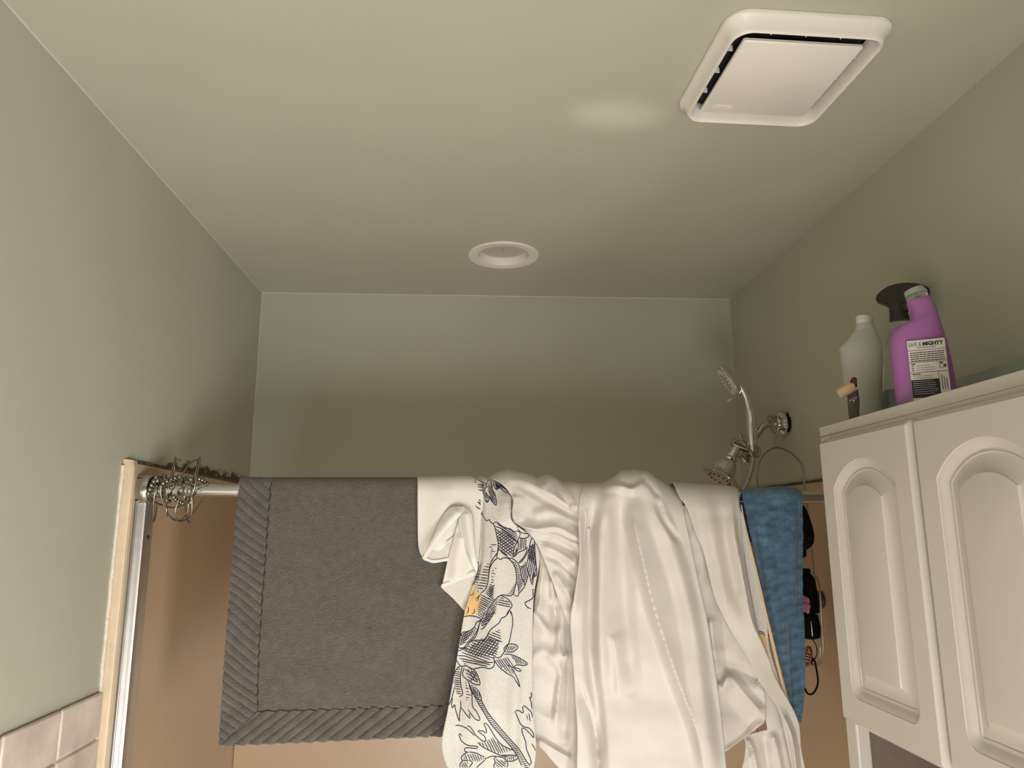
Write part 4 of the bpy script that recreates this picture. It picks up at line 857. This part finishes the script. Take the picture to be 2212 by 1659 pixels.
for k in range(7):
    y_ = yr+0.02+k*(yl-yr-0.04)/6
    MB().tube([(XC, y_, cw(1768, 1379)[2]), (XC-0.10, y_, cw(1768, 1379)[2])], 0.0013, 6).build('shelf_rung', M['caddywire'], cd)
    MB().tube([(XC, y_, 1.66), (XC-0.10, y_, 1.66)], 0.0013, 6).build('shelf_rung', M['caddywire'], cd)
MB().lathe([(0.008, 0), (0.018, 0.003), (0.021, 0.008), (0.0205, 0.010)], (XR-0.017, cw(1768, 1295, 0.845)[1], cw(1768, 1295, 0.845)[2]), (1, 0, 0), 24).build('suction_cup', M['brown'], cd)
def blob(prof, X, squash=0.6):                # prof: [(py, left px, right px)]
    rings = []
    for py, l, r in prof:
        a, b = np.array(cw(l, py, X)), np.array(cw(r, py, X)); c_ = (a+b)/2; hy = abs(a[1]-b[1])/2
        rings.append([(X+hy*squash*math.cos(t), c_[1]+hy*math.sin(t), c_[2]) for t in np.linspace(0, 2*math.pi, 16, endpoint=False)])
    return MB().loft(rings)
X1 = XC-0.05
sc_ = thing('scrub_brush', cw(1740, 1200, X1), 'black teardrop-shaped bath brush in the wire caddy', 'brush')
blob([(1092, 1735, 1737), (1100, 1732, 1741), (1118, 1729, 1747), (1140, 1726, 1753), (1158, 1726, 1756), (1172, 1727, 1755), (1182, 1731, 1749), (1187, 1734, 1742)], X1, 0.35).build('brush_head', M['blackrubber'], sc_)
MB().tube([cw(1737, 1183, X1), cw(1737, 1200, X1), cw(1735, 1203, X1)], [0.0045, 0.005, 0.003], 10).build('brush_handle', M['blackrubber'], sc_)
bb = thing('black_bottle', cw(1745, 1323, X1), 'black bottle standing on the caddy shelf behind the pink flower', 'bottle')
blob([(1236, 1738, 1744), (1240, 1732, 1749), (1250, 1726, 1754), (1280, 1724, 1758), (1318, 1725, 1762), (1322, 1728, 1760)], X1, 0.5).build('bottle_body', M['blackrubber'], bb)
blob([(1228, 1737, 1744), (1231, 1736, 1746), (1238, 1736, 1746)], X1, 0.8).build('bottle_cap', M['blackrubber'], bb)
bx_ = thing('black_pouch', cw(1747, 1379, X1), 'black wash pouch in the lower basket of the wire caddy', 'pouch')
blob([(1324, 1732, 1752), (1328, 1728, 1758), (1350, 1728, 1762), (1374, 1729, 1762), (1378, 1734, 1756)], X1, 0.6).build('pouch_body', M['blackrubber'], bx_)
MB().tube([cw(1752, 1342, X1-0.012), cw(1754, 1362, X1-0.014), cw(1755, 1374, X1-0.012)], 0.0012, 6).build('zip', M['alu'], bx_)
pf = thing('pink_flower', cw(1742, 1306, X1-0.02), 'pink flower-shaped sponge tucked beside the blue towel', 'sponge')
cc = np.array(cw(1741, 1306, X1-0.025))
for k in range(6):
    t = 2*math.pi*k/6+0.2; e = cc+0.011*np.array([0.1*math.sin(3*t), math.cos(t), math.sin(t)])
    mb = MB().sphere((0, 0, 0), 0.0085, 12, 8); mb.v = [(x*0.45+e[0], y+e[1], z+e[2]) for x, y, z in mb.v]; mb.build('petal', M['pink'], pf)
MB().sphere(tuple(cc+np.array([-0.003, 0, 0])), 0.006, 12, 8).build('flower_centre', M['pink'], pf)
rc_ = thing('red_coil', cw(1747, 1418, X1), 'red plastic coil hanging under the wire caddy', 'coil')
for k, (dx, rr_) in enumerate(((0.0, 0.021), (0.006, 0.019), (-0.006, 0.020))):
    cc = np.array(cw(1745, 1418, X1+dx)); MB().tube([tuple(cc+rr_*np.array([0.25*math.sin(t), 0.75*math.cos(t), 0.95*math.sin(t)])) for t in np.linspace(0, 2*math.pi, 28, endpoint=False)], 0.0022, 8, closed=True).build('loop', M['redplastic'], rc_)
for k in range(4):
    MB().tube([cw(1740, 1410+k*7, X1-0.004), cw(1748, 1414+k*6, X1-0.006), cw(1756, 1422+k*4, X1-0.004)], 0.0012, 6).build('bristle', M['blackrubber'], rc_)
MB().tube(curve([cw(1742, 1388, X1), cw(1742, 1400, X1), cw(1746, 1408, X1)], 4), 0.0011, 6).build('string', M['caddywire'], rc_)
bc = thing('hanging_cable', cw(1752, 1500, X1), 'thin black cable looping below the wire caddy', 'cable')
MB().tube(curve([cw(1752, 1378, X1), cw(1762, 1392, X1), cw(1765, 1408, X1), cw(1762, 1420, X1), cw(1752, 1430, X1)], 6), 0.0011, 6).build('thin_strand', M['blackrubber'], bc)
MB().tube(curve([cw(1753, 1430, X1), cw(1757, 1424, X1), cw(1761, 1432, X1), cw(1765, 1455, X1), cw(1767, 1470, X1), cw(1764, 1486, X1), cw(1757, 1497, X1), cw(1750, 1500, X1), cw(1743, 1496, X1), cw(1737, 1484, X1)], 8), 0.0021, 8).build('loop', M['blackrubber'], bc)

# ---------------------------------------------------------------- bottles on top of the cabinet
class Face:                                   # a vertical plane through a bottle, turned towards the viewer's side of the room
    def __init__(s, px, py, x, turn=0.0):
        s.c = np.array(P(px, py, 0, x)); n = -s.c.copy(); n[2] = 0; n /= np.linalg.norm(n); ca, sa = math.cos(turn), math.sin(turn)
        s.n = np.array([n[0]*ca-n[1]*sa, n[0]*sa+n[1]*ca, 0]); s.r = np.array([-s.n[1], s.n[0], 0])
    def uz(s, px, py):
        d = ray(px, py); t = ((s.c-CAM)@s.n)/(d@s.n); p = CAM+d*t; return float((p-s.c)@s.r), float(p[2])
    def w(s, u, z, d=0.0): return tuple(s.c*np.array([1, 1, 0])+s.r*u+s.n*d+np.array([0, 0, z]))
    def rings(s, sil, depth, ex=2.6, n=28):   # sil: [(left px, right px, py left, py right)]
        out = []
        for row in sil:
            (u0, z0), (u1, z1) = s.uz(row[0], row[2]), s.uz(row[1], row[3] if len(row) > 3 else row[2]); b = depth(abs(u1-u0)/2) if callable(depth) else depth
            if len(row) > 4: b = row[4]
            a, cu = (u1-u0)/2, (u0+u1)/2; ring = []
            for k in range(n):
                t = 2*math.pi*k/n; c_, s_ = math.cos(t), math.sin(t)
                cx = math.copysign(abs(c_)**(2/ex), c_); sx = math.copysign(abs(s_)**(2/ex), s_)
                ring.append(s.w(cu+a*cx, (z0+z1)/2+(z1-z0)/2*cx, -b*sx))
            out.append(ring)
        return out
ZT = CZ1+0.0005
def sit(rings):                               # bring the lowest ring onto the cabinet top
    rings[0] = [(x, y, ZT) for x, y, z in rings[0]]; rings[1] = [(x, y, max(z, ZT+0.002)) for x, y, z in rings[1]]; return rings
def text_mesh(body, size, font_w=0.0):
    cu = bpy.data.curves.new('t', 'FONT'); cu.body = body; cu.size = size; cu.offset = font_w
    o = bpy.data.objects.new('t', cu); COL.objects.link(o); dg = bpy.context.evaluated_depsgraph_get(); dg.update()
    me = bpy.data.meshes.new_from_object(o.evaluated_get(dg)); bpy.data.objects.remove(o); return me
# milky alcohol bottle
F = Face(1862, 850, 0.765)
ab = thing('alcohol_bottle', F.w(0, ZT), 'milky white plastic bottle with a white cap, left of the purple bottle', 'bottle')
MB().loft(sit(F.rings([(1836, 1910, 900, 892), (1834, 1910, 896, 888), (1824, 1906, 840, 830), (1815, 1907, 770, 762), (1812, 1906, 756, 746), (1818, 1903, 747, 738), (1833, 1897, 731, 722), (1845, 1892, 717, 709), (1848, 1889, 710, 703), (1849, 1887, 702, 698)], lambda a: a*0.72 if a > 0.018 else a))).build('bottle_body', M['hdpe'], ab)
o = MB().loft(F.rings([(1849, 1887, 706, 702), (1849, 1886, 698, 695), (1848, 1885, 688, 686), (1850, 1882, 684, 683)], lambda a: a, 2.0)).build('cap', M['white'], ab); o.data.set_sharp_from_angle(angle=math.radians(50))
MB().loft(sit(F.rings([(1839, 1905, 900, 892), (1838, 1905, 894, 886), (1832, 1902, 830, 822), (1834, 1900, 828, 820)], lambda a: a*0.66))).build('liquid', M['liquid'], ab)
# spray bottle behind
F = Face(1950, 850, 0.79)
sb = thing('spray_bottle', F.w(0, ZT), 'clear spray bottle with a dark brown trigger head behind the purple bottle', 'spray bottle')
MB().loft(sit(F.rings([(1906, 1985, 888, 868), (1904, 1985, 880, 862), (1908, 1982, 800, 790), (1910, 1978, 760, 752), (1918, 1972, 725, 718), (1922, 1967, 705, 700), (1923, 1965, 694, 690)], lambda a: a*0.8, 2.2))).build('bottle_body', M['clear'], sb)
MB().loft(sit(F.rings([(1909, 1983, 886, 868), (1907, 1983, 880, 862), (1909, 1981, 846, 838), (1912, 1978, 846, 838)], lambda a: a*0.74, 2.2))).build('dark_liquid', M['navy'], sb)
MB().loft(F.rings([(1921, 1966, 696, 692), (1921, 1965, 688, 684), (1921, 1962, 682, 678), (1920, 1962, 666, 664), (1919, 1964, 655, 655)], lambda a: a, 2.2)).build('collar', M['brown'], sb)
b4 = lambda x, y: (1750+x/4.485, 580+y/4.485)
sil = [b4(*q) for q in [(636,300),(648,265),(690,222),(760,180),(840,157),(930,147),(1020,152),(1100,170),(1150,195),(1163,225),(1158,262),(1130,285),(1070,300),(1010,330),(960,365),(950,430),(775,430),(765,385),(735,362),(690,345),(645,325)]]
pts = np.array([F.uz(*q) for q in sil]); ctr = np.array(F.uz(*b4(900, 260)))
rings = []
for d, k in ((-0.015, 0.80), (-0.0125, 0.93), (-0.007, 0.99), (0.0, 1.0), (0.007, 0.99), (0.0125, 0.93), (0.015, 0.80)):
    rings.append([F.w(*(ctr+(q-ctr)*np.array([0.5+0.5*k, k])), d) for q in pts])
MB().loft(rings).build('trigger_head', M['brown'], sb)
# purple cleaner bottle
F = Face(1995, 800, 0.705, 0.10)
pb = thing('cleaner_bottle', F.w(0, ZT), 'purple plastic cleaner bottle with a slanted open neck and white label', 'bottle')
MB().loft(sit(F.rings([(1938, 2068, 880, 850), (1937, 2067, 872, 842), (1931, 2062, 830, 810), (1924, 2054, 780, 770), (1920, 2046, 748, 738), (1921, 2041, 735, 725), (1925, 2038, 722, 715), (1935, 2035, 710, 706), (1950, 2032, 703, 696), (1962, 2029, 697, 688, 0.022), (1968, 2026, 688, 676, 0.020), (1966, 2022, 674, 663, 0.019), (1960, 2015, 663, 650, 0.018), (1958, 2011, 656, 643, 0.017), (1960, 2008, 654, 641, 0.0155)], lambda a: 0.021+a*0.10))).build('bottle_body', M['purple'], pb)
MB().loft(F.rings([(1961, 2007, 656, 643), (1956, 2003, 645, 631)], 0.0150, 2.0)).build('neck_thread', M['clear'], pb)
MB().loft(F.rings([(1955, 2004, 643, 629), (1954, 2003, 639, 626), (1952, 1996, 634, 620), (1954, 1994, 632, 618)], 0.0145, 2.0)).build('neck_ring', M['frost'], pb)
# label: paper sheet hugging the front, then its print
FD = 0.0
FP_ = F; F = Face(1995, 800, 0.705, 0.10); F.c = FP_.c+FP_.n*0.0300
def lab(px, py): return F.uz(px, py)
lc = [lab(*b4(947, 678)), lab(*b4(1312, 694)), lab(*b4(1372, 1160)), lab(*b4(1000, 1262))]
def lq(s, t): a = np.array(lc[0])*(1-s)+np.array(lc[1])*s; b = np.array(lc[3])*(1-s)+np.array(lc[2])*s; q = a*(1-t)+b*t; return float(q[0]), float(q[1])
zl = [c_[1] for c_ in lc]; uL = lab(*b4(958, 900))[0]; uR = lab(*b4(1330, 900))[0]; z1 = lab(*b4(1130, 686))[1]
uC = (uL+uR)/2; wl = uR-uL; z0 = ZT+0.004
mb = MB(); mb.loft([[F.w(uL, z0, FD-0.003), F.w(uR, z0, FD-0.003), F.w(uR, z1, FD-0.003), F.w(uL, z1, FD-0.003)], [F.w(uL, z0, FD), F.w(uR, z0, FD), F.w(uR, z1, FD), F.w(uL, z1, FD)]])
labo = mb.build('label', M['label'], pb, False)
def bar(u0, u1, za, zb, m, name, d=0.0004, parent=labo):
    mb = MB(); mb.loft([[F.w(u0, za, FD-0.0002), F.w(u1, za, FD-0.0002), F.w(u1, zb, FD-0.0002), F.w(u0, zb, FD-0.0002)], [F.w(u0, za, FD+d), F.w(u1, za, FD+d), F.w(u1, zb, FD+d), F.w(u0, zb, FD+d)]])
    return mb.build(name, m, parent, False)
def put_text(body, u, z, wid, hgt, m, name, bold=0.0, d=0.0005):
    me = text_mesh(body, 0.01, bold); xs = [v.co.x for v in me.vertices]; ys = [v.co.y for v in me.vertices]
    sx = wid/(max(xs)-min(xs)); sy = hgt/(max(ys)-min(ys))
    for v in me.vertices: v.co = F.w(u+(v.co.x-min(xs))*sx, z+(v.co.y-min(ys))*sy, FD+d)
    me.materials.clear(); me.materials.append(m); return new_obj(name, me, m, labo, False)
hL = z1-lab(*b4(1150, 1220))[1]               # label height in metres down to the cabinet edge
zz = lambda t: z1-hL*t
put_text('SAFE &', uL+wl*0.04, zz(0.115), wl*0.33, hL*0.075, M['labelink'], 'lettering', -0.0001)
put_text('MIGHTY', uL+wl*0.41, zz(0.115), wl*0.55, hL*0.075, M['labelink'], 'lettering', 0.00045)
put_text('TOILET BOWL CLEANER', uL+wl*0.25, zz(0.155), wl*0.50, hL*0.022, M['labelink'], 'lettering')
for t in (0.185, 0.405, 0.590): bar(uL, uR, zz(t), zz(t)-hL*0.006, M['labelink'], 'rule')
random.seed(3)
def lines(t0, t1, n, u0, u1, m=M['labelink'], h=0.010, j=0.06):
    for i in range(n):
        z_ = zz(t0+(t1-t0)*i/max(1, n-1)); u = u0; e = u1-random.random()*j*wl
        while u < e:
            g = min(e-u, wl*random.uniform(0.04, 0.11)); bar(u, u+g, z_, z_-hL*h, m, 'text_line'); u += g+wl*0.012
lines(0.225, 0.375, 5, uL+wl*0.05, uR-wl*0.02, h=0.014)
lines(0.43, 0.43, 1, uL+wl*0.05, uL+wl*0.22, h=0.016); lines(0.465, 0.545, 3, uL+wl*0.05, uL+wl*0.16, h=0.013); lines(0.468, 0.548, 3, uL+wl*0.18, uR-wl*0.28, h=0.005, j=0.2)
lines(0.615, 0.615, 1, uL+wl*0.05, uL+wl*0.28, h=0.016); lines(0.655, 0.69, 2, uL+wl*0.06, uR-wl*0.40, h=0.005)
bar(uR-wl*0.27, uR-wl*0.262, zz(0.59), zz(0.95), M['labelink'], 'rule')
bar(uL, uR-wl*0.26, zz(0.725), zz(1.05), M['labelink'], 'dark_panel', 0.0003)
for i in range(7): bar(uL+wl*0.04, uR-wl*(0.30+0.12*random.random()), zz(0.75+i*0.038), zz(0.75+i*0.038)-hL*0.006, M['label'], 'text_line', 0.0007)
for i in range(3): bar(uR-wl*(0.20-0.06*i), uR-wl*(0.185-0.06*i), zz(0.66+0.03*i), zz(0.92), M['labelink'], 'text_line')
# little line picture of a bowl and packet
bar(uR-wl*0.22, uR-wl*0.11, zz(0.430), zz(0.450), M['labelink'], 'pictogram'); 
mb = MB(); cc = (uR-wl*0.16, zz(0.50)); mb.tube([F.w(cc[0]+wl*0.055*math.cos(t), cc[1]+hL*0.04*math.sin(t), FD) for t in np.linspace(0, 2*math.pi, 20, endpoint=False)], 0.0004, 5, closed=True); mb.build('pictogram', M['labelink'], labo)
mb = MB(); cc = (uR-wl*0.07, zz(0.50)); mb.loft([[F.w(cc[0]+wl*0.05*c_, cc[1]+hL*0.04*s_, FD+d) for c_, s_ in ((1, 0.2), (0.1, 1), (-1, -0.1), (-0.1, -1))] for d in (0, 0.0004)]); mb.build('pictogram', M['foil'], labo, False)
# small foil packet and the beige roll lying on it
F2_ = Face(1842, 870, 0.700)
fp = thing('foil_packet', F2_.w(0, ZT), 'small crinkled dark foil packet leaning by the milky bottle', 'packet')
MB().loft(sit(F2_.rings([(1834, 1856, 901, 893), (1833, 1856, 896, 889), (1831, 1857, 870, 866), (1830, 1854, 850, 846), (1831, 1853, 845, 841)], 0.0035, 5.0))).build('packet_body', M['foil'], fp)
FD2 = 0.0042
for q0, q1 in (((375,1280),(395,1276)), ((380,1292),(392,1284)), ((405,1268),(405,1286)), ((412,1262),(438,1256)), ((438,1250),(452,1248)), ((440,1262),(452,1258)), ((425,1275),(425,1305)), ((410,1285),(440,1275))):
    a, b = F2_.uz(*b4(*q0)), F2_.uz(*b4(*q1)); MB().tube([F2_.w(a[0], a[1], FD2), F2_.w(b[0], b[1], FD2)], 0.00055, 5).build('lettering', M['white'], fp)
br = thing('beige_roll', F2_.w(-0.01, F2_.uz(1835, 845)[1]), 'small beige roll with a dark red end on the foil packet', 'roll')
a, b = F2_.uz(1810, 853), F2_.uz(1845, 834); A_, B_ = np.array(F2_.w(*a, 0.006)), np.array(F2_.w(*b, 0.006))
MB().tube([A_, A_+(B_-A_)*0.08, A_+(B_-A_)*0.5, B_], [0.006, 0.0098, 0.0102, 0.0100], 18).build('roll_body', M['beige'], br)
q = np.array([F2_.uz(*b4(*p_)) for p_ in [(388,1100),(405,1072),(425,1062),(445,1068),(455,1085),(452,1110),(458,1140),(440,1170),(418,1178),(398,1170),(386,1150),(394,1125)]])
MB().loft([[F2_.w(*(q.mean(0)+(p_-q.mean(0))*k), d) for p_ in q] for d, k in ((0.004, 0.85), (0.006, 1.0), (0.013, 1.0), (0.015, 0.85))]).build('red_end', M['red'], br)
# frosted plastic wrap lying along the back of the cabinet top
fz = thing('plastic_wrap', (0.82, 0.95, ZT), 'clear crumpled plastic packaging lying on the cabinet top by the wall', 'packaging')
rings = []
for k in range(14):
    y = 1.155-k*0.033; h = 0.058+0.006*noise.noise((k*0.8, 0, 1)); e = 0.004*noise.noise((k*1.3, 4, 0)); 
    rings.append([(0.790+e, y, ZT), (0.787+e, y, ZT+h*0.30), (0.795+e, y, ZT+h*0.38), (0.793, y, ZT+h*0.70), (0.806+e, y, ZT+h), (0.840, y, ZT+h*0.97), (0.850, y, ZT+h*0.6), (0.850, y, ZT)])
MB().loft(rings).build('wrap', M['frost'], fz)
